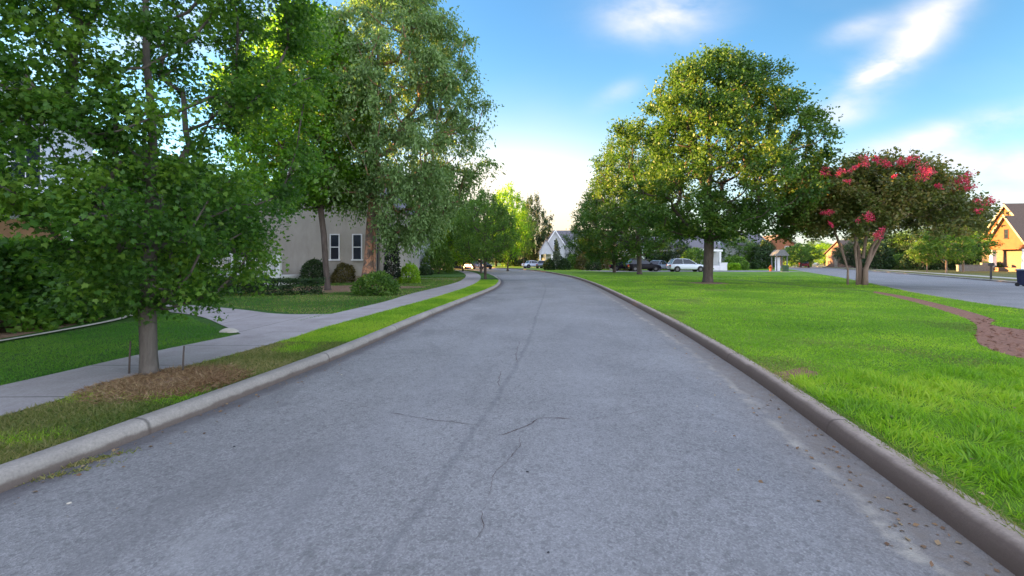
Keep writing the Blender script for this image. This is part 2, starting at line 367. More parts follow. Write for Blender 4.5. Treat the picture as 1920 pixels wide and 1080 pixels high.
M['glass'] = pmat('window_glass', (0.012, 0.017, 0.026), (0.02, 0.027, 0.038), 0.5, 0.12, 0, spec=0.45)
M['dark'] = pmat('dark_void', (0.02, 0.018, 0.017), (0.035, 0.03, 0.028), 2, 0.8, 0)
M['brownwall'] = pmat('brown_wall', (0.16, 0.12, 0.10), (0.21, 0.16, 0.13), 2, 0.8, 0.1)
M['black'] = pmat('black_metal', (0.02, 0.02, 0.022), (0.03, 0.03, 0.032), 3, 0.5, 0)
M['navy'] = pmat('navy_plastic', (0.012, 0.016, 0.05), (0.02, 0.025, 0.065), 3, 0.45, 0)
M['lid'] = pmat('grey_lid_plastic', (0.30, 0.38, 0.46), (0.36, 0.44, 0.52), 3, 0.5, 0)
M['orange'] = pmat('orange_paint', (0.32, 0.07, 0.01), (0.40, 0.10, 0.015), 6, 0.5, 0)
M['utility'] = pmat('green_enamel', (0.03, 0.07, 0.03), (0.04, 0.09, 0.04), 3, 0.5, 0)
M['grey'] = pmat('weathered_grey', (0.13, 0.13, 0.125), (0.19, 0.19, 0.18), 5, 0.8, 0.2)
M['stone'] = pmat('pale_stone', (0.26, 0.21, 0.16), (0.34, 0.28, 0.22), 6, 0.9, 0.5, 30, 0.02)
M['pcar_w'] = pmat('car_paint_white', (0.62, 0.66, 0.74), (0.64, 0.68, 0.76), 1, 0.25, 0, coat=0.6)
M['pcar_k'] = pmat('car_paint_black', (0.008, 0.007, 0.011), (0.011, 0.010, 0.014), 1, 0.35, 0, spec=.12, coat=0.0)
M['pcar_s'] = pmat('car_paint_silver', (0.22, 0.25, 0.30), (0.25, 0.28, 0.33), 1, 0.3, 0, metal=0.5, coat=0.5)
M['pcar_r'] = pmat('car_paint_red', (0.30, 0.01, 0.03), (0.34, 0.015, 0.04), 1, 0.25, 0, coat=0.6)
M['pcar_p'] = pmat('car_paint_rose', (0.50, 0.30, 0.36), (0.54, 0.33, 0.40), 1, 0.3, 0, coat=0.5)
M['tyre'] = pmat('tyre_rubber', (0.018, 0.018, 0.018), (0.025, 0.025, 0.025), 4, 0.9, 0)
M['rim'] = pmat('alloy', (0.10, 0.10, 0.11), (0.15, 0.15, 0.16), 4, 0.4, 0, metal=0.8)
M['lens'] = pmat('lamp_lens', (0.55, 0.55, 0.55), (0.6, 0.6, 0.6), 4, 0.15, 0)
M['redlens'] = pmat('red_lens', (0.35, 0.01, 0.01), (0.4, 0.02, 0.02), 4, 0.2, 0)
def siding(name, c1, c2, pitch):
    m, n, b, o = new_mat(name); t_ = n.n('ShaderNodeTexCoord'); s_ = n.n('ShaderNodeSeparateXYZ'); n.l(t_.outputs['Object'], s_.inputs[0])
    fr = n.math('FRACT', n.math('DIVIDE', s_.outputs[2], pitch))
    col = n.ramp(n.noise(t_.outputs['Object'], 2, 4), [(0.3, c1), (0.7, c2)])
    n.l(col, b.inputs['Base Color']); b.inputs['Roughness'].default_value = 0.6
    bump(n, b, n.math('SUBTRACT', 1.0, fr), 1.0, 0.02); return m
M['siding_w'] = siding('white_lap_siding', (0.50, 0.50, 0.51), (0.56, 0.56, 0.57), 0.15)
M['siding_b'] = siding('pale_blue_lap_siding', (0.48, 0.54, 0.62), (0.56, 0.61, 0.69), 0.15)
M['siding_t'] = siding('tan_lap_siding', (0.17, 0.05, 0.012), (0.21, 0.065, 0.016), 0.18)
def brick(name, c1, c2, mortar):
    m, n, b, o = new_mat(name); t_ = n.n('ShaderNodeTexCoord'); s_ = n.n('ShaderNodeSeparateXYZ'); n.l(t_.outputs['Object'], s_.inputs[0])
    c_ = n.n('ShaderNodeCombineXYZ'); n.l(n.math('ADD', s_.outputs[0], s_.outputs[1]), c_.inputs[0]); n.l(s_.outputs[2], c_.inputs[1])
    br = n.n('ShaderNodeTexBrick'); n.l(c_.outputs[0], br.inputs['Vector'])
    br.inputs['Color1'].default_value = (*c1, 1); br.inputs['Color2'].default_value = (*c2, 1); br.inputs['Mortar'].default_value = (*mortar, 1)
    br.inputs['Scale'].default_value = 1; br.inputs['Brick Width'].default_value = 0.24; br.inputs['Row Height'].default_value = 0.08; br.inputs['Mortar Size'].default_value = 0.008
    n.l(br.outputs[0], b.inputs['Base Color']); b.inputs['Roughness'].default_value = 0.9; return m
M['brick'] = brick('buff_brick', (0.12, 0.082, 0.062), (0.155, 0.11, 0.082), (0.15, 0.125, 0.10))
M['brick_r'] = brick('russet_brick', (0.17, 0.085, 0.055), (0.22, 0.115, 0.075), (0.22, 0.18, 0.15))

# ------------------------------------------------------------------ curves and ribbons
def spline(pts, step=0.5):
    """Catmull-Rom through the points, resampled evenly"""
    P = np.array([pts[0]]+list(pts)+[pts[-1]], float); out = []
    for i in range(1, len(P)-2):
        p0, p1, p2, p3 = P[i-1], P[i], P[i+1], P[i+2]
        for t in np.linspace(0, 1, 24, endpoint=False):
            out.append(0.5*((2*p1)+(-p0+p2)*t+(2*p0-5*p1+4*p2-p3)*t*t+(-p0+3*p1-3*p2+p3)*t**3))
    out.append(P[-2]); out = np.array(out)
    d = np.r_[0, np.cumsum(np.linalg.norm(np.diff(out, axis=0), axis=1))]
    n = max(2, int(d[-1]/step)); s = np.linspace(0, d[-1], n)
    return np.c_[np.interp(s, d, out[:, 0]), np.interp(s, d, out[:, 1])]
def resample(c, n):
    d = np.r_[0, np.cumsum(np.linalg.norm(np.diff(c, axis=0), axis=1))]; s = np.linspace(0, d[-1], n)
    return np.c_[np.interp(s, d, c[:, 0]), np.interp(s, d, c[:, 1])]
def normals(c):
    t = np.gradient(c, axis=0); t /= np.linalg.norm(t, axis=1)[:, None]+1e-9
    return np.c_[t[:, 1], -t[:, 0]]                      # points to the right of travel
def offset(c, d): return c+normals(c)*d
def ribbon(name, A, B, z, m, cols=2, width=None):
    n = max(len(A), len(B)); A = resample(A, n); B = resample(B, n)
    v = []; uv = []; f = []; s = np.r_[0, np.cumsum(np.linalg.norm(np.diff((A+B)/2, axis=0), axis=1))]
    for i in range(n):
        W = np.linalg.norm(B[i]-A[i])
        for k in range(cols):
            t = k/(cols-1); p = A[i]*(1-t)+B[i]*t; v.append((p[0], p[1], z)); uv.append(((width or W)*t, s[i]))
    for i in range(n-1):
        for k in range(cols-1):
            a = i*cols+k; f.append((a, a+1, a+cols+1, a+cols))
    return mesh_obj(name, v, f, m, uvs=uv)
def sweep(name, c, prof, m, side=1):
    """sweep a kerb profile [(offset, z)...] along curve c; side=-1 mirrors"""
    nn = normals(c)*side; v = []; uv = []; f = []; s = np.r_[0, np.cumsum(np.linalg.norm(np.diff(c, axis=0), axis=1))]
    u = [0.0]
    for a, b in zip(prof[:-1], prof[1:]): u.append(u[-1]+math.hypot(b[0]-a[0], b[1]-a[1]))
    K = len(prof)
    for i in range(len(c)):
        for k, (o_, z) in enumerate(prof):
            j = 0.004*mnoise.noise((c[i][0]*1.5, c[i][1]*1.5, k*.3))
            p = c[i]+nn[i]*(o_+j); v.append((p[0], p[1], z+j)); uv.append((u[k], s[i]))
    for i in range(len(c)-1):
        for k in range(K-1):
            a = i*K+k; q = (a, a+1, a+K+1, a+K); f.append(q if side > 0 else q[::-1])
    return mesh_obj(name, v, f, m, smooth=True, uvs=uv)
def struct(o, kind='structure'): o['kind'] = kind; return o

LK = spline([(-6.6, -12), (-5.3, -6), (-4.1, 0), (-3.51, 3.11), (-2.98, 6.33), (-2.68, 8.77), (-2.35, 12.5), (-1.71, 18.1), (-1.1, 23.5), (-.80, 28), (-.80, 33),
             (-1.1, 38), (-1.9, 46), (-3.6, 57), (-7, 71), (-13, 84), (-26, 98), (-50, 112)], 0.35)
RK = spline([(-.3, -12), (.95, -6), (2.1, 0), (2.58, 2.45), (2.72, 3.25), (2.99, 4.69), (3.33, 6.77), (3.91, 11.7), (4.68, 20.9), (5.30, 30.4), (5.55, 40), (5.35, 47),
             (4.6, 59), (2.9, 72), (-1, 86), (-10, 102), (-22, 114), (-40, 124)], 0.35)
SN = spline([(10.5, -14), (13.6, 0), (15.2, 10), (15.8, 14), (17.1, 17.4), (19.1, 21.6), (23.8, 30.2), (29.6, 41.2), (37.2, 56.7), (42.8, 68), (57, 98), (84, 150), (115, 210)], 0.6)
SF = offset(SN, 9.3)

# base sheet reaching the horizon
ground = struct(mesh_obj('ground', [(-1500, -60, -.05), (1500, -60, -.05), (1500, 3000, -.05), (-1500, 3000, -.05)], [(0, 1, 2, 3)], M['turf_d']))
struct(ribbon('road', offset(LK, -0.03), offset(RK, 0.03), 0.0, M['road'], 9, 6.15))
struct(ribbon('street', offset(SN, -0.03), offset(SF, 0.03), 0.0, M['street'], 5))

KP = [(0.0, -0.03), (0.012, 0.06), (0.03, 0.105), (0.06, 0.13), (0.10, 0.137), (0.175, 0.135), (0.20, 0.128), (0.212, 0.09)]
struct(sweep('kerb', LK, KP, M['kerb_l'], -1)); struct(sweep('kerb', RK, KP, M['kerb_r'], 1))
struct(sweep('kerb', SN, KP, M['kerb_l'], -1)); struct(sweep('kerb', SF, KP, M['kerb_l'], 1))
LZ = 0.115
FARL = np.array([(-160.0, -14.0), (-160, 130)])
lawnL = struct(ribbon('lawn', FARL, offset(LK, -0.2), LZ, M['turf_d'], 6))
lawnR = struct(ribbon('lawn', offset(RK, 0.2), np.vstack([offset(SN, -0.2)]), LZ, M['turf_g'], 8))
lawnF = struct(ribbon('lawn', offset(SF, 0.2), offset(SF, 160), LZ, M['turf_y'], 3))
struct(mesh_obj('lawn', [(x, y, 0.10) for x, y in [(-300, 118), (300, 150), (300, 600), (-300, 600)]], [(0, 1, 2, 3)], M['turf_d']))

# sidewalk beside the left verge
wf = [G(0, 724, .12), G(259, 665.5, .12), G(441, 628.5, .12), G(572, 600, .12), G(720, 566, .12), (-4.75+.3, 20), (-3.75, 29), (-3.85, 36)]
wn = [G(0, 782, .12), G(207, 721, .12), G(415, 671, .12), G(555, 632, .12), G(606, 615, .12), G(720, 584, .12), (-2.95, 19.0), (-2.35, 27), (-2.45, 35)]
WF = spline([(-9.6, -12), (-7.9, -5), (-6.7, 1)]+wf+[(-4.7, 46), (-6.4, 57), (-9.7, 71), (-15.5, 84), (-28, 97), (-52, 108)], 0.5)
WN = spline([(-8.2, -12), (-6.5, -5), (-5.4, 1)]+wn+[(-3.3, 46), (-5.0, 57), (-8.4, 70), (-14.3, 83), (-27, 96), (-51, 109)], 0.5)
struct(ribbon('sidewalk', WF, WN, 0.126, M['walk'], 2))
# verge of dry and green grass between sidewalk and kerb
struct(ribbon('verge', WN, offset(LK, -0.205), 0.120, M['turf_y'], 3)) if False else None
# side walk from the pavement towards the house, with its edging
def poly(name, pts, z, m, kind='structure'):
    o = mesh_obj(name, [(x, y, z) for x, y in pts], [tuple(range(len(pts)))], m, uvs=[(x, y) for x, y in pts])
    if kind: o['kind'] = kind
    return o
PA = spline([(-5.0, 8.6), (-6.4, 10.1), (-8.6, 12.2), (-11.5, 13.6), (-17, 15.0)], .4)
PB = spline([(-4.6, 12.5), (-6.3, 12.4), (-8.2, 13.6), (-11, 15.0), (-16.5, 16.6)], .4)
struct(ribbon('path', PB, PA, 0.131, M['walk'], 2))
struct(ribbon('path', spline([(-4.25, 35.6), (-7, 36.8), (-10.5, 38.5)], .5), spline([(-4.15, 34.9), (-7, 36.2), (-10.8, 37.8)], .5), 0.131, M['slab'], 2))
struct(ribbon('path', spline([(-2.45, 33.2), (-.98, 33.0)], .5), spline([(-2.45, 32.6), (-.98, 32.4)], .5), 0.131, M['slab'], 2))
# driveway where cars stand beyond the green
poly('driveway', [(12.5, 58), (38, 58), (38, 66), (10, 66)], 0.12, M['street'])
poly('driveway', [(1.5, 84), (12, 80), (16, 86), (2, 92)], 0.12, M['street'])
poly('driveway', [(-9.6, 71), (-14, 84), (-22, 78), (-14, 68)], 0.131, M['street'])
# far sidewalk and pale drive across the street
struct(ribbon('sidewalk', offset(SF, 2.2), offset(SF, 3.6), 0.124, M['slab'], 2))

# mulch strip along the street and bare patches
mp_u = [G(1640, 546, .12), G(1700, 556, .12), G(1790, 577, .12), G(1862, 598, .12), G(1900, 616, .12), (12.6, 6.0), (10.6, -3)]
mp_l = [G(1636, 549, .12), G(1690, 560.5, .12), G(1770, 583, .12), G(1828, 607, .12), G(1856, 655, .12), (7.6, 4.6), (6.2, -3)]
struct(ribbon('mulch_path', spline(mp_l, .4), spline(mp_u, .4), 0.121, M['mulchwalk'], 2))

def blob(name, cx, cy, rx, ry, rot, m, z=0.12, h=0.03, n=40, seed=0, wob=0.22):
    """low irregular mound of mulch or bare soil"""
    v = [(cx, cy, z+h)]; f = []
    for ring, (t, hh) in enumerate(((0.45, h*.9), (0.8, h*.5), (1.0, 0.0))):
        for i in range(n):
            a = 2*pi*i/n; k = 1+wob*mnoise.noise((cos(a)*1.6+seed, sin(a)*1.6, 0))*2+wob*.5*mnoise.noise((cos(a)*6+seed, sin(a)*6, 3))
            x, y = rx*t*k*cos(a), ry*t*k*sin(a)
            v.append((cx+x*cos(rot)-y*sin(rot), cy+x*sin(rot)+y*cos(rot), z+hh))
    for i in range(n): f.append((0, 1+i, 1+(i+1) % n))
    for r_ in range(2):
        for i in range(n):
            a = 1+r_*n+i; b = 1+r_*n+(i+1) % n; f.append((a, a+n, b+n, b))
    return struct(mesh_obj(name, v, f, m, smooth=True))
MX, MY = G(280, 702, .12)
blob('mulch_bed', MX+.50, MY-.36, 0.5, 0.34, R(15), M['mulch'], 0.118, 0.03, seed=2)
blob('mulch_bed', *G(1490, 700, .12), 0.42, 0.20, R(35), M['mulchwalk'], 0.118, 0.006, seed=5)
blob('bare_soil', *G(480, 592, .12), 1.3, 0.22, R(-25), M['mulch'], 0.118, 0.004, seed=9)
TX, TY = G(1327, 531, .12)
blob('mulch_bed', TX, TY, 1.5, 1.3, 0, M['mulch'], 0.118, 0.06, seed=3)
CX, CY = G(1615, 534, .12)
blob('mulch_bed', -8.6, 24, 3.2, 3.4, 0, M['mulch'], 0.117, 0.05, seed=4)
blob('mulch_bed', -11.7, 7.5, 2.1, 5.0, 0, M['mulch'], 0.117, 0.04, seed=8, wob=.02)
struct(ribbon('edging', spline([(-9.25, 4.0), (-9.3, 8), (-9.7, 10.8), (-10.4, 12.4)], .4), spline([(-9.12, 4.0), (-9.17, 8), (-9.55, 10.85), (-10.25, 12.5)], .4), 0.15, M['slab'], 2))

# cracks in the asphalt: thin open seams, laid as narrow strips on the road
def crack(pix, wd=0.006, seed=0):
    P = np.array([G(*p) for p in pix]); c = spline(P, .035); n_ = normals(c); v = []; f = []
    for i, p in enumerate(c):
        k = min(1, i/6, (len(c)-1-i)/6)
        j = 0.03*mnoise.noise((p[0]*5, p[1]*5, seed))+0.014*mnoise.noise((p[0]*24, p[1]*24, seed+3)); ww = .8*wd*(.35+abs(mnoise.noise((p[0]*9, p[1]*9, seed+7)))*2)*k
        q = p+n_[i]*j
        v += [(q[0]-n_[i][0]*ww, q[1]-n_[i][1]*ww, .004), (q[0]+n_[i][0]*ww, q[1]+n_[i][1]*ww, .004)]
    for i in range(len(c)-1): f.append((2*i, 2*i+1, 2*i+3, 2*i+2))
    struct(mesh_obj('road_crack', v, f, M['crack']))
crack([(715, 772), (780, 783), (850, 792), (905, 799)], .005, 1)
crack([(925, 810), (942, 815), (985, 800), (1012, 785), (1060, 785), (1095, 790)], .007, 2)
crack([(978, 812), (972, 838), (945, 870), (925, 895), (915, 935)], .004, 3)
crack([(1150, 779), (1200, 773), (1225, 768)], .004, 4)
crack([(948, 690), (936, 706), (936, 728)], .005, 5)
crack([(905, 799), (925, 810)], .003, 6)
crack([(660, 756), (715, 772)], .003, 8)
crack([(915, 935), (902, 960), (905, 990), (880, 1030)], .003, 9)
crack([(975, 640), (968, 662), (972, 684)], .006, 10)
crack([(1095, 790), (1122, 784), (1150, 779)], .003, 11)
crack([(690, 765), (640, 752), (590, 750)], .003, 12)

# ------------------------------------------------------------------ leaves, grass blades
def cards(name, P, D, Nn, S, tmpl, m, parent, lf, cl, faces=None):
    """P positions, D tip directions, Nn rough normals, S sizes; tmpl (k,3): x across, y along, z up"""
    n = len(P); D = D/(np.linalg.norm(D, axis=1)[:, None]+1e-9)
    X = np.cross(D, Nn); X /= np.linalg.norm(X, axis=1)[:, None]+1e-9; Z = np.cross(X, D)
    T = np.asarray(tmpl, float); k = len(T)
    V = P[:, None, :]+S[:, None, None]*(T[None, :, 0:1]*X[:, None, :]+T[None, :, 1:2]*D[:, None, :]+T[None, :, 2:3]*Z[:, None, :])
    faces = faces or [tuple(range(k))]
    me = bpy.data.meshes.new(name); me.vertices.add(n*k); me.vertices.foreach_set('co', V.astype(np.float32).ravel())
    fl = np.concatenate([np.array(f) for f in faces]); lens = np.array([len(f) for f in faces])
    loops = (fl[None, :]+(np.arange(n)*k)[:, None]).ravel(); L = len(loops)
    me.loops.add(L); me.loops.foreach_set('vertex_index', loops.astype(np.int32))
    nf = n*len(faces); me.polygons.add(nf); tot = np.tile(lens, n); st = np.r_[0, np.cumsum(tot)[:-1]]
    me.polygons.foreach_set('loop_start', st.astype(np.int32)); me.polygons.foreach_set('loop_total', tot.astype(np.int32))
    me.materials.append(m); me.update(calc_edges=True)
    for an, av in (('lf', lf), ('cl', cl)):
        a = me.attributes.new(an, 'FLOAT', 'FACE'); a.data.foreach_set('value', np.repeat(av, len(faces)).astype(np.float32))
    o = bpy.data.objects.new(name, me); COL.objects.link(o)
    if parent: o.parent = parent
    return o
LEAF = [(0, 0, 0), (.34, .42, .06), (0, 1, -.05), (-.34, .42, .06)]
NARROW = [(0, 0, 0), (.24, .4, .05), (0, 1, -.08), (-.24, .4, .05)]
MAPLE = [(0, 0, 0), (.14, .12, .05), (.38, .02, .02), (.34, .26, .08), (.52, .52, -.10), (.24, .52, .02), (0, 1.0, -.22),
         (-.24, .55, .05), (-.46, .60, -.14), (-.30, .30, .08), (-.40, .06, .0), (-.14, .12, .05)]
BLADE = [(-.05, 0, 0), (.05, 0, 0), (.035, .55, .06), (-.035, .55, .06), (0, 1, .26)]
BLF = [(0, 1, 2, 3), (3, 2, 4)]
TRI = [(-.06, 0, 0), (.06, 0, 0), (0, 1, .12)]

def unit(a): return a/(np.linalg.norm(a, axis=-1, keepdims=True)+1e-9)
def crown_clumps(rg, c0, z0, z1, rx, ry, n, p, power, dmin, core=0.35, squash=0.55, noise_amt=0.22, sx=0.0):
    out = []; tries = 0; sd = rg.random()*50
    while len(out) < n and tries < n*60:
        tries += 1; t = rg.random(); a = rg.random()*2*pi
        prof = max(0.02, sin(pi*min(1, max(0, t))**p))**power
        r = (core+(1-core)*rg.random()**squash)*prof*(1+noise_amt*2*mnoise.noise((cos(a)*1.4+sd, sin(a)*1.4, t*4)))
        q = np.array([c0[0]+rx*r*cos(a)+sx*t, c0[1]+ry*r*sin(a), z0+(z1-z0)*t])
        if out and min(np.linalg.norm((q-o_)) for o_ in out[-220:]) < dmin*(0.8+.4*rg.random()): continue
        out.append(q)
    return np.array(out)
def skeleton(rg, base, top, clumps, r0, parent, m, sides=6, wig=0.04, thin=0.010, trunk_n=8):
    """trunk from base to top, then every clump joined to the nearest earlier node; radii by the pipe rule"""
    nodes = [np.array(base, float)]; par = [-1]
    b, tp = np.array(base, float), np.array(top, float); H = np.linalg.norm(tp-b)
    for i in range(1, trunk_n+1):
        t = i/trunk_n; nodes.append(b+(tp-b)*t+np.array([rg.normal()*wig*H*.25*t, rg.normal()*wig*H*.25*t, 0])); par.append(len(nodes)-2)
    first_ok = max(1, int(trunk_n*.2))
    order = np.argsort([np.linalg.norm((c-(b+(tp-b)*.4))*np.array([1, 1, .6])) for c in clumps])
    for ci in order:
        c = clumps[ci]; A = np.array(nodes[first_ok:]); d = c-A
        dist = np.linalg.norm(d, axis=1); pen = np.where(A[:, 2] > c[2]-0.15*dist, 1.8, 1.0)
        j = int(np.argmin(dist*pen))+first_ok; p0 = nodes[j]; k = 3 if dist[j-first_ok] > 1.2 else 2; last = j
        L = np.linalg.norm(c-p0)
        for s in range(1, k+1):
            t = s/k; q = p0+(c-p0)*t; q = q+np.array([0, 0, -0.10*L*sin(pi*t)])+rg.normal(size=3)*wig*L*(t < 1)
            nodes.append(q); par.append(last); last = len(nodes)-1
    n = len(nodes); w_ = np.zeros(n); kids = [[] for _ in range(n)]
    for i in range(n-1, 0, -1):
        if not kids[i]: w_[i] = 1.0
        w_[par[i]] += w_[i]; kids[par[i]].append(i)
    if w_[0] == 0: w_[0] = 1
    rad = np.maximum(thin, r0*(w_/w_[0])**0.46)
    for i in range(trunk_n+1): rad[i] = max(rad[i], r0*(1-.75*i/trunk_n)*.8)
    rad[0] = r0*1.25; rad[1] = min(rad[1], r0)
    mb = MB(); done = set()
    for i in range(n-1, -1, -1):
        if kids[i]: continue
        ch = [i]
        while par[ch[-1]] >= 0:
            ch.append(par[ch[-1]])
            if ch[-1] in done: break
        done.update(ch); ch = ch[::-1]
        if len(ch) < 2: continue
        rr = [rad[q] for q in ch]; rr[0] = min(rr[0], rr[1]*1.3) if ch[0] != 0 else rr[0]
        big = max(rr) > r0*.35
        if ch[0] == 0:   # root flare
            p0, p1 = nodes[0], nodes[ch[1]]; pts = [p0, p0+(p1-p0)*.12, p0+(p1-p0)*.35]+[nodes[q] for q in ch[1:]]
            rr = [r0*1.6, r0*1.12, r0*1.0]+rr[1:]
        else: pts = [nodes[q] for q in ch]
        mb.tube(pts, rr, sides+4 if big else max(3, sides-1))
    return mb
def spray_leaves(rg, clumps, rc, twigs, per, size, axis_xy, up=0.35, droop=0.0, jit=0.10, flat=0.0, out=0.7):
    """leaves strung along short twigs that radiate from each clump centre"""
    C = np.repeat(clumps, twigs, axis=0); nC = len(C)
    o_ = C-np.array([axis_xy[0], axis_xy[1], 0]); o_[:, 2] = 0; o_ = unit(o_)*out
    d = rg.normal(size=(nC, 3)); d[:, 2] *= (1-flat); d = unit(unit(d)+o_+np.array([0, 0, up]))
    L = rc*(.55+.75*rg.random(nC))
    s = np.tile((np.arange(per)+.6)/per, nC)*1.0; s = s*(1-.25*rg.random(len(s)))
    Cn = np.repeat(C, per, axis=0); dn = np.repeat(d, per, axis=0); Ln = np.repeat(L, per)
    P = Cn+dn*(Ln*s)[:, None]+rg.normal(size=(len(s), 3))*jit*rc; P[:, 2] -= droop*rc*s**2*(.6+.8*rg.random(len(s)))
    D = unit(dn*.5+rg.normal(size=(len(s), 3))*.75+np.array([0, 0, -droop*1.2-.15]))
    Nn = rg.normal(size=(len(s), 3))*.8+np.array([0, 0, 1.0])
    S = size*(.65+.7*rg.random(len(s)))
    clr = np.repeat(rg.random(len(clumps)), twigs*per)*.7+np.repeat(rg.random(nC), per)*.3
    return P, D, Nn, S, rg.random(len(s)), clr
def tree(name, label, base, height, z0, rx, ry, nclump, rc, twigs, per, size, lm, bm, r0, seed, p=.75, power=.75, tm=LEAF, group=None,
         lean=(0, 0), ccx=(0, 0), up=.35, droop=0, dmin=None, top=.82, core=.35, sides=6, squash=.55, flat=0, category='tree', thin=.010, keep=None, noise_amt=.22, sx=0.0, jit=.10, stems=(), extra=None):
    rg = np.random.default_rng(seed); root = empty(name, base); c0 = (ccx[0], ccx[1])
    cl = crown_clumps(rg, c0, z0, height, rx, ry, nclump, p, power, dmin or rc*.55, core, squash, noise_amt, sx)
    if keep is not None: cl = np.array([c for c in cl if keep(c)])
    if extra is not None: cl = np.vstack([cl, extra])
    mb = skeleton(rg, (0, 0, -.05), (c0[0]*.6+lean[0], c0[1]*.6+lean[1], height*top), cl, r0, root, bm, sides, thin=thin)
    for st in stems: mb.tube(st[0], st[1], 9)
    mb.build('trunk', bm, root, True)
    P, D, Nn, S, lf, c_ = spray_leaves(rg, cl, rc, twigs, per, size, c0, up, droop, jit, flat)
    k = P[:, 2] > 0.25; cards('crown', P[k], D[k], Nn[k], S[k], tm, lm, root, lf[k], c_[k])
    tag(root, label, category, group); return root, cl, rg

# ---- the near maple in the left verge
def gap_m(c):
    x, y, z = MX+c[0], MY+c[1], .12+c[2]; px = 960+FPX*x/max(y, .5); py = HZ-FPX*(z-EYE)/max(y, .5)
    for gx, gy, rx_, ry_ in ((60, 465, 125, 42), (470, 285, 75, 48), (330, 230, 35, 60), (210, 90, 60, 40), (40, 560, 110, 80), (130, 250, 40, 30), (380, 120, 40, 40)):
        if ((px-gx)/rx_)**2+((py-gy)/ry_)**2 < 1: return False
    return True
keep_m = lambda c: gap_m(c) and mnoise.noise((c[0]*.9+4, c[1]*.9, c[2]*1.3)) < (.06 if c[2] > 2.7 else .6)
tree('maple_tree', 'large dark green maple in the mulched patch of the left verge, nearest tree', (MX, MY, .12), 8.2, .85, 2.25, 2.3, 470, .50, 24, 12, .058,
     M['lf_maple'], M['bark'], .098, 21, p=.70, power=.48, tm=MAPLE, core=.2, dmin=.30, ccx=(-.38, .35), keep=keep_m, extra=np.array([(rnd.uniform(-.6, .6), rnd.uniform(-1.1, -.35), 1.15+i*.16) for i in range(22)]), thin=.006, flat=.5, droop=.15, squash=.7, jit=.14)
# ---- lighter green tree behind the maple
GX, GY = G(615, 545, .12)
tree('linden_tree', 'bright green broadleaf tree with a slender leaning trunk before the cream house', (GX, GY, .12), 13.7, 4.0, 3.3, 3.2, 360, .90, 13, 12, .16,
     M['lf_maple2'], M['bark_d'], .135, 22, p=.8, power=.6, ccx=(-1.0, 0), dmin=.55, lean=(-.3, 0), core=.25)
# ---- river birch
BX, BY = G(690, 541, .12)
tree('birch_tree', 'tall grey-green birch with peeling orange bark, crown overhanging the sidewalk', (BX, BY, .12), 16.2, 2.6, 4.5, 4.2, 520, .95, 15, 14, .165,
     M['lf_birch'], M['bark_b'], .26, 23, p=.85, power=.6, tm=NARROW, ccx=(1.5, 0), keep=lambda c: not (c[0] < 1.0 and c[2] < 4.3), droop=.75, up=.15, dmin=.5, lean=(-.4, 0), core=.2, noise_amt=.22, stems=[([(-.25, -.2, -.05), (-.05, -.2, 1.3), (.35, -.1, 2.8), (.9, 0, 5.5)], [.15, .12, .10, .06]), ([(.45, -.3, -.05), (.44, -.3, 2.5), (.7, -.1, 6)], [.07, .06, .04])])
# ---- the big tree on the green
def keep_big(c):
    return mnoise.noise((c[0]*.38+1, c[1]*.38, c[2]*.42+5)) < .27
tree('oak_tree', 'big yellow-green broad tree standing alone on the green, taller than all trees near it', (TX, TY, .12), 14.4, 3.0, 5.8, 5.5, 560, 1.0, 15, 14, .17,
     M['lf_oak'], M['bark_d'], .30, 24, p=.68, power=.44, keep=keep_big, ccx=(.5, 0), dmin=.62, core=.28, noise_amt=.2)
tree('oak_tree', 'tall yellow-tinged tree just left of and behind the big tree on the green', (AT(1199, 48), 48, .12), 15.6, 2.4, 5.4, 5.0, 300, 1.15, 12, 11, .20,
     M['lf_oak'], M['bark_d'], .24, 25, p=.62, power=.6, ccx=(-.6, 0), dmin=.8, core=.25, group='yellowing trees at the far end of the green')
tree('oak_tree', 'lower leafy tree at the left end of the group beyond the green', (AT(1152, 55), 55, .12), 11.2, 1.3, 4.6, 4.4, 220, 1.15, 12, 11, .20,
     M['lf_oak'], M['bark_d'], .20, 26, p=.62, power=.6, ccx=(-.6, 0), dmin=.8, core=.25, group='yellowing trees at the far end of the green')

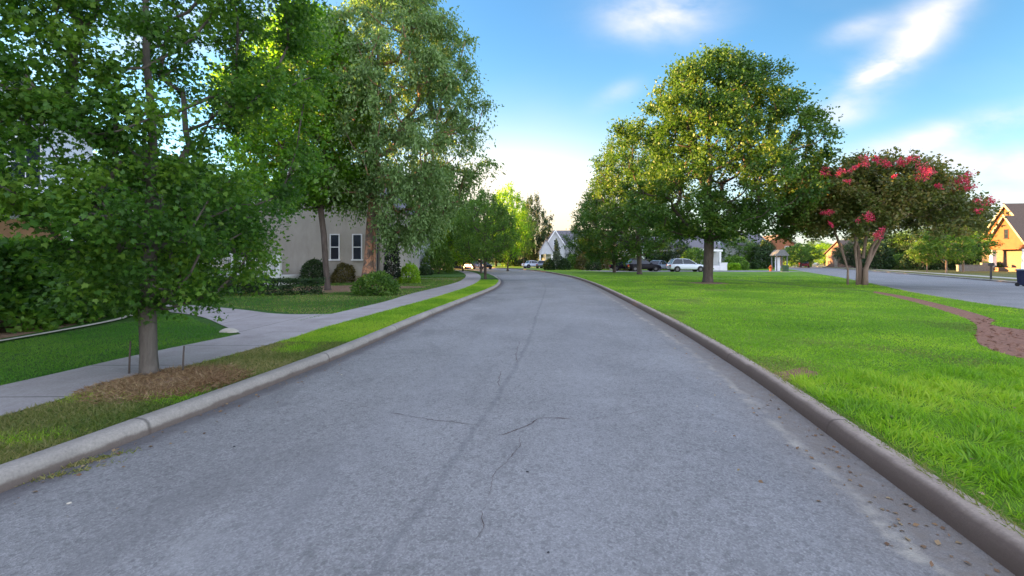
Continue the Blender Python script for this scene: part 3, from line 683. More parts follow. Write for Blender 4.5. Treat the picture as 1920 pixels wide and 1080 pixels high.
# ---- crape myrtle with red blossom
def crape(base, seed):
    rg = np.random.default_rng(seed); root = empty('crape_myrtle', base)
    cl = []
    for t in range(9000):
        a = rg.random()*2*pi; r = rg.random()**.5; x = r*cos(a)*5.4+.95; y = r*sin(a)*3.6; e = sqrt(max(0, 1-r*r))
        hi = 4.9+e*2.6-.24*max(0, x-1.5); lo = 3.4-.6*r+.35*max(0, x-2)*.5
        z = lo+(hi-lo)*rg.random()**.6
        q = np.array([x, y, z])
        if cl and min(np.linalg.norm(q-c) for c in cl) < .50: continue
        if mnoise.noise((x*.55+3, y*.55, z*.9)) > .13: continue
        cl.append(q)
        if len(cl) >= 420: break
    cl = np.array(cl); mb = MB()
    stems = [(-.75, .1, -1.6), (-.35, -.1, -.9), (.0, .15, .2), (.22, -.12, .9), (.42, .1, 2.6)]
    for k, (bx, by, tx) in enumerate(stems):
        pts = [(bx*(.55 if k > 1 else 1), by, -.05), (bx*(.6 if k > 1 else 1.02)+.03, by, .9), (bx*.9+tx*.25, by*2, 2.2), (tx*.75, by*6, 3.3), (tx*1.1, by*9, 4.3)]
        mb.tube(pts, [.17 if k > 1 else .07, .13 if k > 1 else .055, .085, .055, .03], 9)
    sk = skeleton(rg, (.1, 0, 1.6), (.7, 0, 5.6), cl, .08, root, M['bark_s'], 5, thin=.012)
    mb.add(sk.v, sk.f); mb.build('trunk', M['bark_s'], root, True)
    P, D, Nn, S, lf, c_ = spray_leaves(rg, cl, .85, 13, 12, .17, (1.0, 0), .35, 0, .12)
    cards('crown', P, D, Nn, S, LEAF, M['lf_myrtle'], root, lf, c_)
    Yb = base[1]
    for px, py, dy, sz in ((1725, 318, -1.5, .62), (1735, 328, -1.7, .45), (1800, 343, -1.2, .62), (1815, 352, -1.2, .38), (1848, 378, -.8, .42), (1706, 300, 0, .38), (1660, 306, -.9, .42), (1620, 302, -1, .42),
                           (1577, 322, -1.3, .34), (1548, 398, -3, .34), (1630, 405, -3.2, .40), (1648, 440, -3.0, .42), (1545, 325, -1, .36), (1690, 306, -.5, .34), (1812, 330, -.5, .26), (1640, 300, -.5, .22), (1590, 340, -.5, .2), (1760, 350, -.5, .2), (1675, 330, -.5, .18), (1835, 395, -.5, .2), (1605, 312, -.5, .22), (1560, 420, -.5, .16)):
        aim = [q[1] for q in cl if abs(q[0]-(AT(px, Yb+q[1])-base[0])) < .75 and abs(q[2]-(ZT(py, Yb+q[1])-base[2])) < .75]
        dy = (min(aim)-.75) if aim else dy
        sz *= .8; Y = Yb+dy; c = np.array([AT(px, Y)-base[0], dy, ZT(py, Y)-base[2]])
        n = int(260*sz/.4); pk = c+rg.normal(size=(7, 3))*np.array([.55, .35, .38])*sz; q = pk[rg.integers(0, 7, n)]+rg.normal(size=(n, 3))*np.array([.20, .2, .20])*sz
        cards('blossom', q, rg.normal(size=(n, 3)), rg.normal(size=(n, 3)), .07*(.6+.8*rg.random(n)), LEAF, M['blossom'], root, rg.random(n), rg.random(n))
    tag(root, 'multi-stemmed crape myrtle with red blossom beside the street', 'tree'); return root
crape((CX, CY, .12), 31)

# ---- prototypes for further trees, copied
def proto(name, label, h, z0, r, n, rc, tw, per, size, lm, bm, r0, seed, **kw):
    return tree(name, label, (0, -300, 0), h, z0, r, r, n, rc, tw, per, size, lm, bm, r0, seed, **kw)[0]
pr_round = proto('shade_tree', '-', 10, 2.2, 4.2, 130, 1.15, 12, 10, .22, M['lf_mid'], M['bark_d'], .2, 41, dmin=.9, p=.75, power=.6)
pr_round2 = proto('shade_tree', '-', 10, 1.8, 3.7, 120, 1.15, 12, 10, .24, M['lf_brown'], M['bark_d'], .2, 42, dmin=.9, p=.8, power=.6)
pr_lime = proto('shade_tree', '-', 10, 1.6, 3.6, 120, 1.1, 12, 10, .22, M['lf_lime'], M['bark_d'], .18, 43, dmin=.85, p=.8, power=.6)
pr_dark = proto('shade_tree', '-', 10, 1.0, 4.4, 150, 1.2, 12, 10, .24, M['lf_dark'], M['bark_d'], .22, 44, dmin=.9, p=.75, power=.6)
pr_young = proto('young_tree', '-', 5, 1.5, 1.75, 70, .62, 12, 10, .14, M['lf_mid'], M['bark_s'], .07, 45, dmin=.45, p=.8, power=.6)
used = set()
def place(pr, x, y, s, label, group=None, rz=None, sz=None, name=None, z=.11):
    if pr.name in used: o = copy_tree(pr)
    else: o = pr; used.add(pr.name)
    if name: o.name = name
    o.location = (x, y, z); o.rotation_euler = (0, 0, rnd.random()*6.28 if rz is None else rz); o.scale = (s, s, sz or s)
    tag(o, label, 'tree', group); return o
def at(pr, px, Y, top_py, width_px, h0, w0, label, group=None, **kw):
    """tree at pixel column px and distance Y, its top and width as in the photo"""
    s = width_px/FPX*Y/w0; sz = (ZT(top_py, Y)-.11)/h0
    return place(pr, AT(px, Y), Y, s, label, group, sz=sz, **kw)

# verge trees ahead on the left
at(pr_round, 910, 36, 362, 110, 10, 8.6, 'green street tree in the left verge beside the narrow cross path', z=.12)
at(pr_round, 902, 52, 372, 90, 10, 8.6, 'street tree on the left verge just behind the first one ahead')
at(pr_lime, 952, 66, 352, 74, 10, 7.4, 'bright lime-green tree left of the road where it bends')
at(pr_dark, 1000, 104, 372, 56, 10, 7.6, 'dark green tree beyond the bend, left of the white gabled house')
at(pr_round, 982, 98, 395, 50, 10, 8.6, 'rounded green tree behind the bright lime-green tree at the bend')
place(pr_dark, -13.5, -3.5, .85, 'added unseen dark tree behind the camera, shading the road')  # out-of-view tree added to keep the low sun off the road
place(pr_dark, -20.5, 26.5, .8, 'dark tree added as sun blocker between the pale blue house and the white balustrade', sz=.74)  # this and the next tree added to stop sun streaks on the lawn
place(pr_round, -24.5, 33.5, .85, 'green tree added as sun blocker close behind the white balustrade', sz=.8)
place(pr_dark, -15.8, 22.8, .45, 'small dark tree at the corner before the white balustrade', sz=.5) if False else None
place(pr_round, -13.0, 1.6, .8, 'added unseen green tree closing the sun gap beside the pale blue house')  # out-of-view tree added to close a gap that let sun through
# trees behind the houses on the left
Gt = 'trees behind the houses on the left'
lefts = [(pr_dark, 30, 30, 250, 380), (pr_round, 160, 34, 300, 380), (pr_dark, 260, 38, 330, 330), (pr_round, 380, 42, 330, 300), (pr_dark, 470, 46, 350, 260),
         (pr_round, 570, 52, 330, 240), (pr_dark, 700, 58, 330, 220), (pr_round, 790, 60, 330, 200), (pr_dark, 845, 74, 395, 130), (pr_lime, 868, 62, 400, 90), (pr_round, 880, 100, 410, 90), (pr_dark, 740, 90, 380, 150)]
for i in range(15):  # row added to hold the low sun off the ground
    t_ = i/14; place((pr_dark, pr_round)[i % 2], -46-26*t_+rnd.uniform(-2, 2), -4+86*t_+rnd.uniform(-2, 2), 1.0+.15*rnd.random(), 'added tall tree in the sun-blocking row far behind the pale blue house', 'added sun-blocking row of tall trees far behind the left houses', sz=1.12+.2*rnd.random())
txt = ['dark tree behind the pale blue house, furthest left of the back row', 'green tree rising behind the pale blue house next to the dark one', 'dark tree seen through the maple crown above its trunk',
       'tall green tree behind the white balustrade', 'dark lower tree left of the cream house gable', 'green tree rising behind the cream house roof', 'dark tree behind the birch trunk', 'green tree right of the birch trunk by the white porch columns',
       'dark tree over the brown garage at the end of the sidewalk', 'yellow-green tree between the birch and the street trees', 'distant green tree behind the brown garage', 'distant dark tree behind the white porch']
for (pr, px, Y, tp, wd), t in zip(lefts, txt): at(pr, px, Y, tp, wd, 10, 8.4, t, Gt)
# background trees on the right, along the far street
Gr = 'background trees beyond the green'
rights = [(pr_dark, 1095, 96, 440, 60), (pr_round2, 1130, 84, 430, 70), (pr_dark, 1258, 74, 446, 70), (pr_round2, 1105, 74, 452, 44), (pr_dark, 1190, 92, 425, 90), (pr_dark, 1250, 100, 430, 90), (pr_round, 1300, 88, 448, 70), (pr_dark, 1345, 100, 435, 80), (pr_round, 1385, 84, 442, 60),
          (pr_dark, 1432, 82, 452, 44), (pr_round, 1502, 96, 457, 58), (pr_lime, 1545, 120, 458, 60), (pr_lime, 1580, 130, 462, 50), (pr_round2, 1625, 100, 436, 80), (pr_dark, 1662, 88, 440, 90), (pr_round, 1710, 84, 432, 90), (pr_dark, 1752, 80, 415, 100), (pr_round2, 1800, 84, 405, 90), (pr_dark, 1835, 72, 415, 80),
          (pr_dark, 1470, 150, 448, 50), (pr_round, 1530, 165, 452, 60), (pr_dark, 1603, 88, 450, 56), (pr_dark, 1050, 130, 440, 70), (pr_round, 960, 130, 430, 80), (pr_dark, 930, 110, 420, 80)]
txt = ['dark tree right behind the white gabled house', 'brown-tinged tree over the stone garden wall', 'dark tree above the silver car and the white suv', 'small yellowish tree at the corner right of the white gabled house', 'dark tree behind the black parked suv', 'dark tree behind the white suv, left of the big trunk', 'green tree directly behind the big trunk',
       'dark tree right of the big trunk', 'rounded green tree left of the white portico', 'dark evergreen mass right of the white portico', 'clipped-looking green tree behind the grey arbour', 'yellow-green tree at the far end of the street', 'smaller yellow-green tree at the far end of the street, right one',
       'brown-tinged tree seen between the crape myrtle stems', 'dark tree behind the street right of the crape myrtle stems', 'green tree behind the first of the young street trees', 'dark tall tree behind the middle young street tree', 'brown-tinged tree behind the rightmost young street tree', 'dark tree close to the left wall of the brick house',
       'far dark tree above the grey arbour', 'far green tree over the red car', 'dark tree directly behind the crape myrtle stems', 'dark tree behind the roof of the white gabled house', 'far green tree beyond the road bend', 'far dark tree beyond the road bend at the left']
for (pr, px, Y, tp, wd), t in zip(rights, txt): at(pr, px, Y, tp, wd, 10, 8.0, t, Gr)
# young street trees with pale stems
Gy = 'young street trees with pale stems'
for px, py, tp, wd, t in ((1738, 510.5, 448, 52, 'yellowish young tree, leftmost of three with pale stems across the street'), (1774, 511.5, 430, 84, 'young green tree, middle of three with pale stems across the street'), (1806, 510, 428, 92, 'young green tree, rightmost of three with pale stems across the street')):
    Y = G(px, py, .12)[1]; at(pr_young, px, Y, tp, wd, 5, 3.9, t, Gy)

# ------------------------------------------------------------------ shrubs and hedges
def shrub(name, label, base, rx, ry, h, n, size, lm, seed, shape='dome', cat='shrub', group=None, rot=0.0, tm=LEAF, core=True, z0=0.0):
    rg = np.random.default_rng(seed); root = empty(name, base, rot); sd = seed*3.7
    a = rg.random(n)*2*pi
    if shape == 'box':
        P = np.empty((n, 3)); k = rg.random(n); u = rg.random((n, 2))*2-1
        A = (2*ry*h, 2*rx*h, 2*rx*ry*2); A = np.cumsum(A)/sum(A)
        for i in range(n):
            if k[i] < A[0]: P[i] = (np.sign(u[i, 0])*rx, u[i, 1]*ry, rg.random()*h)
            elif k[i] < A[1]: P[i] = (u[i, 1]*rx, np.sign(u[i, 0])*ry, rg.random()*h)
            else: P[i] = (u[i, 0]*rx, u[i, 1]*ry, h)
    else:
        ct = rg.random(n)
        if shape == 'dome': zz = ct; rr = np.sqrt(np.maximum(0, 1-zz**2.2)); rr = rr*(.82+.18*np.minimum(1, zz*4))
        elif shape == 'cone': zz = ct; rr = (1-zz)**.55*(.6+.4*np.minimum(1, zz*6))
        else: zz = ct; rr = np.minimum(1, (1-zz)*3)**.5*(.75+.25*np.minimum(1, zz*5))
        P = np.c_[rr*np.cos(a)*rx, rr*np.sin(a)*ry, zz*h]
    wob = np.array([mnoise.noise((p[0]*1.7+sd, p[1]*1.7, p[2]*1.7)) for p in P])
    inward = 1-.22*rg.random(n)**1.5
    ctr = np.array([0, 0, h*.45]); Q = ctr+(P-ctr)*(inward*(1+.26*wob))[:, None]; Q += rg.normal(size=(n, 3))*size*.35
    Q[:, 2] = np.maximum(Q[:, 2], .02)
    nd = unit(P-ctr)
    D = unit(nd*.6+rg.normal(size=(n, 3))*.7+np.array([0, 0, .25])); S = size*(.6+.8*rg.random(n))
    cards('foliage', Q, D, nd+rg.normal(size=(n, 3))*.6, S, tm, lm, root, rg.random(n), np.clip(.5+wob+rg.normal(size=n)*.1, 0, 1))
    mb = MB()
    for k in range(7):
        aa = k*2*pi/7+seed; mb.tube([(0.03*cos(aa), .03*sin(aa), -.02), (rx*.35*cos(aa), ry*.35*sin(aa), h*.4), (rx*.65*cos(aa+.3), ry*.65*sin(aa+.3), h*.75)], [.03, .02, .008], 5)
    mb.build('stem', M['bark_d'], root)
    tag(root, label, cat, group); return root

# long hedge before the pale blue house
shrub('hedge', 'tall leafy hedge along the bed at the far left, behind the near lawn', (-11.6, 8.6, .12), 1.5, 5.0, 1.75, 60000, .14, M['lf_maple'], 61, 'box', 'hedge')
shrub('hedge', 'low dark hedge behind the small olive lawn left of the birch', (-10.7, 19.6, .12), 2.3, .6, .62, 9000, .08, M['lf_dark'], 62, 'box', 'hedge', rot=R(10))
shrub('hedge', 'dark clipped hedge below the white balustrade', (-14.8, 22.6, .12), 2.6, .6, .55, 8000, .09, M['lf_dark'], 63, 'box', 'hedge')
for px, py, w_, tp, lm, sh, t, nm in (
    (705, 553, 90, 512, 'lf_mid', 'dome', 'wide mounded green shrub at the foot of the birch', 'shrub'),
    (545, 524, 46, 488, 'lf_dark', 'dome', 'dark round shrub at the left corner of the cream house', 'shrub'),
    (590, 532, 52, 488, 'lf_dark', 'dome', 'dark shrub under the left window of the cream house', 'shrub'),
    (646, 530, 46, 494, 'lf_brown', 'dome', 'brownish shrub between the two windows of the cream house', 'shrub'),
    (768, 531, 40, 495, 'lf_lime', 'dome', 'bright yellow-green shrub right of the dark column evergreen', 'shrub'),
    (797, 516, 30, 500, 'lf_dark', 'dome', 'small dark clipped ball by the cross path', 'shrub'),
    (735, 532, 34, 428, 'lf_black', 'cone', 'tall black-green column evergreen at the right corner of the cream house', 'evergreen'),
    (822, 513, 60, 455, 'lf_mid', 'dome', 'tall green shrub before the brown garage wall', 'shrub'),
    (1112, 507, 30, 485, 'lf_dark', 'dome', 'dark shrub in the middle of the stone garden wall', 'shrub'),
    (1240, 505, 50, 478, 'lf_dark', 'dome', 'dark shrub mass behind the silver car', 'shrub'),
    (1725, 506, 60, 462, 'lf_dark', 'dome', 'tall dark shrub behind the leftmost young street tree', 'shrub'),
    (1772, 506, 60, 455, 'lf_dark', 'dome', 'tall dark shrub behind the middle young street tree', 'shrub'),
    (1818, 506, 56, 452, 'lf_dark', 'dome', 'tall dark shrub behind the rightmost young street tree', 'shrub'),
    (1640, 505, 60, 455, 'lf_dark', 'dome', 'tall dark shrub seen right behind the crape myrtle stems', 'shrub'),
    (1140, 505, 40, 478, 'lf_brown', 'dome', 'brownish shrub behind the stone planter', 'shrub'),
    (1044, 506, 16, 452, 'lf_grey', 'cone', 'slim grey-green cypress before the white gabled house', 'evergreen'),
    (1030, 506, 22, 488, 'lf_dark', 'dome', 'dark shrub left of the slim cypress', 'shrub'),
    (1058, 506, 22, 486, 'lf_dark', 'dome', 'dark shrub right of the slim cypress', 'shrub'),
    (1072, 505, 20, 478, 'lf_mid', 'dome', 'green shrub at the right foot of the white gabled house', 'shrub'),
    (955, 499, 34, 477, 'lf_mid', 'dome', 'dull green hedge shrub beyond the bend, left of the tall one', 'shrub'),
    (975, 499, 30, 474, 'lf_grey', 'dome', 'grey-green hedge shrub beyond the bend, in the middle', 'shrub'),
    (992, 499, 30, 479, 'lf_dark', 'dome', 'dark hedge shrub beyond the bend beside the white car', 'shrub'),
    (1092, 506, 26, 480, 'lf_brown', 'dome', 'brownish shrub at the left end of the stone garden wall', 'shrub'),
    (1178, 507, 40, 482, 'lf_brown', 'dome', 'brownish shrub at the right end of the stone garden wall', 'shrub'),
    (1303, 507, 58, 466, 'lf_mid', 'dome', 'big green shrub behind the white suv', 'shrub'),
    (1378, 506, 50, 482, 'lf_mid', 'dome', 'rounded green shrub above the low hedge right of the big trunk', 'shrub'),
    (1434, 504, 46, 454, 'lf_dark', 'cone', 'broad dark evergreen right of the white portico', 'evergreen'),
    (1498, 500, 46, 466, 'lf_mid', 'dome', 'rounded green tree-shrub right of the grey arbour', 'shrub'),
    (1850, 508, 50, 492, 'lf_dark', 'dome', 'dark shrub at the left foot of the brick house', 'shrub'),
    (1900, 507, 44, 494, 'lf_mid', 'dome', 'low green shrub before the brick house porch', 'shrub'),
    (1690, 505, 50, 478, 'lf_mid', 'dome', 'green shrub beside the stone gate pier', 'shrub'),
    (1655, 504, 40, 482, 'lf_brown', 'dome', 'brownish shrub across the street right of the myrtle stems', 'shrub')):
    x, Y = G(px, py, .12); hw = w_/2/FPX*Y; h = ZT(tp, Y)-.12
    sz = max(.09, Y*.0035); n_ = int(min(9000, 5.0*(4*hw*h+3*hw*hw)/sz**2))
    shrub(nm, t, (x, Y, .12), hw, hw*.8, h, max(1200, n_), sz, M[lm], 100+px, sh, 'evergreen' if nm == 'evergreen' else 'shrub')
for px0, px1, py, tp, lm, t in ((1362, 1388, 507, 497, 'lf_lime', 'low yellow-green clipped hedge right of the big trunk'), (1388, 1420, 505, 495, 'lf_dark', 'low dark clipped hedge before the white portico'),
                            (1420, 1448, 504, 494, 'lf_mid', 'low green clipped hedge left of the orange hydrant')):
    x0, Y = G(px0, py, .12); x1 = AT(px1, Y)
    shrub('hedge', t, ((x0+x1)/2, Y+.7, .12), (x1-x0)/2, .6, ZT(tp, Y)-.12, 2600, .22, M[lm], 300+px0, 'box', 'hedge')

# ------------------------------------------------------------------ houses
def window(parent, x, y, z, wd, h, face='-y', n=2, col='white'):
    """sash window: frame with sill, pane as sub-part; face gives the outward side"""
    f = MB(); g = MB(); t = .07
    def bx(mb, a0, d0, z0, a1, d1, z1):
        if face == '-y': mb.box(x+a0, y-d1, z0, x+a1, y-d0, z1)
        elif face == '+x': mb.box(x+d0, y+a0, z0, x+d1, y+a1, z1)
        elif face == '-x': mb.box(x-d1, y+a0, z0, x-d0, y+a1, z1)
    bx(f, -wd/2-t, .0, z, -wd/2, .06, z+h); bx(f, wd/2, .0, z, wd/2+t, .06, z+h); bx(f, -wd/2-t, 0, z+h, wd/2+t, .065, z+h+t)
    bx(f, -wd/2-t-.05, 0, z-.1, wd/2+t+.05, .12, z); bx(f, -wd/2, .0, z+h/2-.03, wd/2, .045, z+h/2+.03)
    for i in range(1, n): xx = -wd/2+wd*i/n; bx(f, xx-.012, .0, z, xx+.012, .038, z+h/2-.03); bx(f, xx-.012, .0, z+h/2+.03, xx+.012, .038, z+h)
    bx(g, -wd/2, .004, z, wd/2, .02, z+h)
    o = f.build('window', M[col], parent); g.build('pane', M['glass'], o); return o
def gable_wall(mb, x0, x1, y0, y1, z0, ze, zr, axis='y'):
    """walls with gable ends facing axis direction"""
    if axis == 'y': mb.prism([(x0, z0), (x1, z0), (x1, ze), ((x0+x1)/2, zr), (x0, ze)], 'y', y0, y1)
    else: mb.prism([(y0, z0), (y1, z0), (y1, ze), ((y0+y1)/2, zr), (y0, ze)], 'x', x0, x1)
def gable_roof(mb, x0, x1, y0, y1, ze, zr, axis='y', ov=.35, th=.16):
    if axis == 'y': a0, a1, b0, b1 = x0, x1, y0-ov, y1+ov
    else: a0, a1, b0, b1 = y0, y1, x0-ov, x1+ov
    m_ = (a0+a1)/2; sl = (zr-ze)/(m_-a0)
    e = .004
    pl = [(a0-ov, ze-sl*ov+e), (m_, zr+e), (a1+ov, ze-sl*ov+e), (a1+ov, ze-sl*ov+th), (m_, zr+th), (a0-ov, ze-sl*ov+th)]
    mb.prism(pl, axis, b0, b1)
def rake(mb, x0, x1, yf, ze, zr, ov=.35, axis='y', wd=.22, th=.05):
    """white barge boards on a gable"""
    m_ = (x0+x1)/2; sl = (zr-ze)/(m_-x0)
    for s in (-1, 1):
        a = x0-ov if s < 0 else x1+ov
        pl = [(a, ze-sl*ov-wd), (m_, zr-wd), (m_, zr+.15), (a, ze-sl*ov+.15)]
        mb.prism(pl, axis, yf-th, yf)

# unseen house and trees added behind the camera to keep sun off the road
shade_house = tag(empty('brick_house', (-17, -13.4, .12)), 'unseen russet brick house added behind the camera to shade the road', 'house')
m = MB(); gable_wall(m, -10, 0, 0, 17, 0, 6.0, 9.6, 'x'); m.build('wall', M['brick_r'], shade_house)
m = MB(); gable_roof(m, -10, 0, 0, 17, 6.0, 9.6, 'x'); m.build('roof', M['shingle'], shade_house)
for y in (3, 8.5, 14):
    window(shade_house, .001, y, .9, 1.0, 1.6, '+x'); window(shade_house, .001, y, 3.9, 1.0, 1.4, '+x')
# cream stucco house
hA = tag(empty('cream_house', (-12.1, 30, .12)), 'cream stucco house with two sash windows behind the birch', 'house')
m = MB(); gable_wall(m, -4.6, 3.7, 0, 11, 0, 5.4, 8.8); m.build('wall', M['cream'], hA)
m = MB(); gable_roof(m, -4.6, 3.7, 0, 11, 5.4, 8.8); m.build('roof', M['shingle'], hA)
m = MB(); rake(m, -4.6, 3.7, -.36, 5.4, 8.8); m.build('trim', M['white'], hA)
for px in (628, 670): window(hA, AT(px, 30)+12.1, -.001, ZT(486, 30)-.12, .52, 1.6, n=1)
window(hA, -.4, -.001, 5.6, .9, 1.2)
m = MB().tube([(AT(707, 29.8)+12.1, -.09, 0), (AT(707, 29.8)+12.1, -.09, 5.1)], .05, 8); m.build('downspout', M['black'], hA)
m = MB().box(-4.62, -.03, 0, 3.72, -.002, .45); m.build('foundation', M['stone'], hA)
for x0_ in (3.35, -4.62): m = MB().box(x0_, -.035, .45, x0_+.36, -.002, 5.3); m.build('corner_board', M['cream'], hA)
# raised porch with white balustrade
pt = tag(empty('terrace', (-15.4, 26.6, .12)), 'raised white terrace with balustrade left of the cream house', 'terrace')
m = MB(); m.box(-3.6, -.0, 0, 1.75, 2.8, .55); m.build('deck', M['white'], pt)
m = MB(); m.box(-3.6, .03, 1.58, 1.7, .13, 1.66); m.box(-3.6, .05, .65, 1.7, .11, .71)
for i in range(44): m.box(-3.55+i*.12, .06, .71, -3.51+i*.12, .10, 1.58)
m.build('balustrade', M['white'], pt)
for x in (-3.5, -1.0, 1.2, 1.68): mb = MB().box(x-.11, .0, .55, x+.11, .22, 1.82); mb.box(x-.15, -.04, 1.82, x+.15, .26, 1.90); mb.build('post', M['white'], pt)
# pale blue two-storey house at the far left
hB = tag(empty('blue_house', (-15.6, 4, .12)), 'pale blue two-storey house with tan porch wall behind the tall hedge', 'house')
m = MB(); gable_wall(m, -9, -1.6, 0, 14.6, 0, 6.3, 9.4, 'x'); m.build('wall', M['siding_b'], hB)
m = MB(); gable_roof(m, -9, -1.6, 0, 14.6, 6.3, 9.4, 'x'); m.build('roof', M['shingle'], hB)
m = MB().box(-1.6, 5.0, .5, -1.5, 14.0, 2.9); m.build('porch_wall', M['tan'], hB)
m = MB().box(-1.49, 5, 0, 0, 14.2, .5); m.box(-.16, 5, .5, -.04, 14.2, 1.55); m.box(-.24, 5, 1.55, .04, 14.2, 1.66); m.build('porch_parapet', M['white'], hB)
for y in (5.3, 9.6, 12.0, 14.0):
    m = MB().lathe((-.1, y, 1.66), [(.24, 0), (.24, .12), (.17, .16), (.15, 1.5), (.22, 1.6), (.22, 1.7)], 14); m.build('porch_column', M['white'], hB, True)
m = MB().box(-1.49, 4.8, 3.36, .3, 14.4, 3.52); m.build('porch_roof', M['white'], hB)
for y in (3, 7.5, 12): window(hB, -1.6+.001, y, 4.1, 1.0, 1.6, '+x')
m = MB().prism([(2.0, 9.6), (4.6, 9.6), (3.3, 10.9)], 'x', -5.5, -4); m.build('dormer', M['siding_b'], hB)
# white porch house beyond the birch
hC = tag(empty('white_porch_house', (-11.3, 46, .12)), 'white house with slim porch columns beyond the birch', 'house')
m = MB(); gable_wall(m, -7, 1.2, 1.5, 10, 0, 4.4, 7); m.build('wall', M['siding_w'], hC)
m = MB(); gable_roof(m, -7, 1.2, 1.5, 10, 4.4, 7); m.build('roof', M['shingle'], hC)
m = MB().box(-3.2, -.6, 2.9, 1.6, 1.5, 3.2); m.build('porch_roof', M['white'], hC)
for x in (-3, -.9, .75, 1.4): m = MB().box(x-.12, -.5, 0, x+.12, -.26, 2.9); m.build('porch_column', M['white'], hC)
m = MB().box(-.1, 1.44, .2, .85, 1.5, 2.3); m.build('door', M['dark'], hC); window(hC, -2, 1.5, .9, .9, 1.4)
# brown garage at the end of the sidewalk
hG = tag(empty('brown_garage', (AT(845, 82), 82, .12)), 'low brown garage with dark openings at the end of the sidewalk', 'garage')
m = MB(); gable_wall(m, -5, 3, 0, 8, 0, 2.4, 4.6, 'x'); m.build('wall', M['brownwall'], hG)
m = MB(); gable_roof(m, -5, 3, 0, 8, 2.4, 4.6, 'x'); m.build('roof', M['shingle_b'], hG)
for x in (-2.8, .4): m = MB().box(x-1.3, -.05, 0, x+1.3, -.002, 1.9); m.build('garage_opening', M['dark'], hG)  # flat dark panels stand in for the shade inside the openings
# white gabled house at the bend
hD = tag(empty('white_gabled_house', (AT(1050, 94), 94, .12)), 'white house with twin front gables and dark roof where the road bends', 'house')
m = MB(); gable_wall(m, -3.0, 1.0, 0, 9, 0, 4.6, 7.9-.2); gable_wall(m, 1.0, 8.6, 1.4, 9, 0, 4.4, 7.0); m.build('wall', M['siding_w'], hD)
m = MB(); gable_roof(m, -3.0, 1.0, 0, 9, 4.6, 7.7); m.prism([(2.2, 4.6), (2.2, 4.75), (6.5, 8.1), (6.5, 7.95)], 'x', -1.0, 8.6) ; m.prism([(6.5, 7.95), (6.5, 8.1), (9.5, 5.0), (9.5, 4.8)], 'x', -1.0, 8.6); m.build('roof', M['shingle'], hD)
m = MB(); rake(m, -3.0, 1.0, -.36, 4.6, 7.7); m.build('trim', M['white'], hD)
m = MB(); gable_wall(m, 2.4, 7.4, .6, 5, 2.6, 4.6, 7.2); m.build('gable', M['siding_w'], hD)
m = MB(); gable_wall(m, -4.4, -1.6, -1.6, 0, 2.7, 3.2, 5.6); m.build('porch_gable', M['siding_w'], hD)
m = MB(); gable_roof(m, -4.4, -1.6, -1.6, 0, 3.2, 5.6, ov=.2); m.build('porch_roof', M['shingle'], hD)
for x in (-4.2, -1.8): m = MB().box(x-.14, -1.5, 0, x+.14, -1.2, 2.7); m.build('porch_column', M['white'], hD)
window(hD, -.3, -.001, .9, 1.5, 1.5); window(hD, 4.5, 1.399, .9, 1.2, 1.4); window(hD, -.9, -.001, 4.7, .7, 1.0)
# white houses behind the parked cars
def simple_house(name, label, x, y, wd, dp, ze, zr, wall, roof, wins, axis='x', cols=()):
    h = tag(empty(name, (x, y, .12)), label, 'house')
    mm = MB(); gable_wall(mm, -wd/2, wd/2, 0, dp, 0, ze, zr, axis); mm.build('wall', M[wall], h)
    mm = MB(); gable_roof(mm, -wd/2, wd/2, 0, dp, ze, zr, axis); mm.build('roof', M[roof], h)
    for (wx, wz, ww, wh) in wins: window(h, wx, -.001, wz, ww, wh)
    if cols:
        mm = MB().box(min(cols)-.4, -2.3, 3.0, max(cols)+.4, 0, 3.3); mm.build('porch_roof', M['white'], h)
        for cx in cols: mm = MB().box(cx-.16, -2.2, 0, cx+.16, -1.88, 3.0); mm.box(cx-.24, -2.28, 0, cx+.24, -1.8, .25); mm.build('porch_column', M['white'], h)
    return h
simple_house('white_house', 'white house with porch columns behind the black suv', AT(1215, 78), 78, 9, 8, 3.6, 6, 'siding_w', 'shingle', [(-3, .9, 1, 1.5), (0, .9, 1, 1.5), (3, .9, 1, 1.5)], cols=(-4, -1.5, 1.5, 4))
simple_house('white_house', 'white house whose porch shows just left of the big trunk', AT(1310, 80), 80, 7, 8, 3.8, 6.2, 'siding_w', 'shingle', [(-2, .9, 1, 1.5), (2, .9, 1, 1.5)], cols=(-3, -.5, 2.8))
simple_house('white_house', 'white house with a tall square portico right of the big trunk', AT(1400, 84), 84, 8, 8, 4.4, 6.6, 'siding_w', 'shingle', [(-2, .9, 1, 1.5)], cols=(.6, 1.6, 2.6))
simple_house('yellow_house', 'far honey-coloured house glowing between the big tree and the crape myrtle', AT(1462, 128), 128, 8, 8, 6.2, 8.6, 'siding_t', 'shingle_b', [(-2, 1, 1, 1.5), (2, 1, 1, 1.5), (2, 4, 1, 1.4)], axis='y')
simple_house('brick_house', 'low brown brick house behind the crape myrtle stems', AT(1660, 92), 92, 13, 8, 3.0, 5.6, 'brick_r', 'shingle_b', [(-4, .9, 1, 1.4), (0, .9, 1, 1.4), (4, .9, 1, 1.4)])
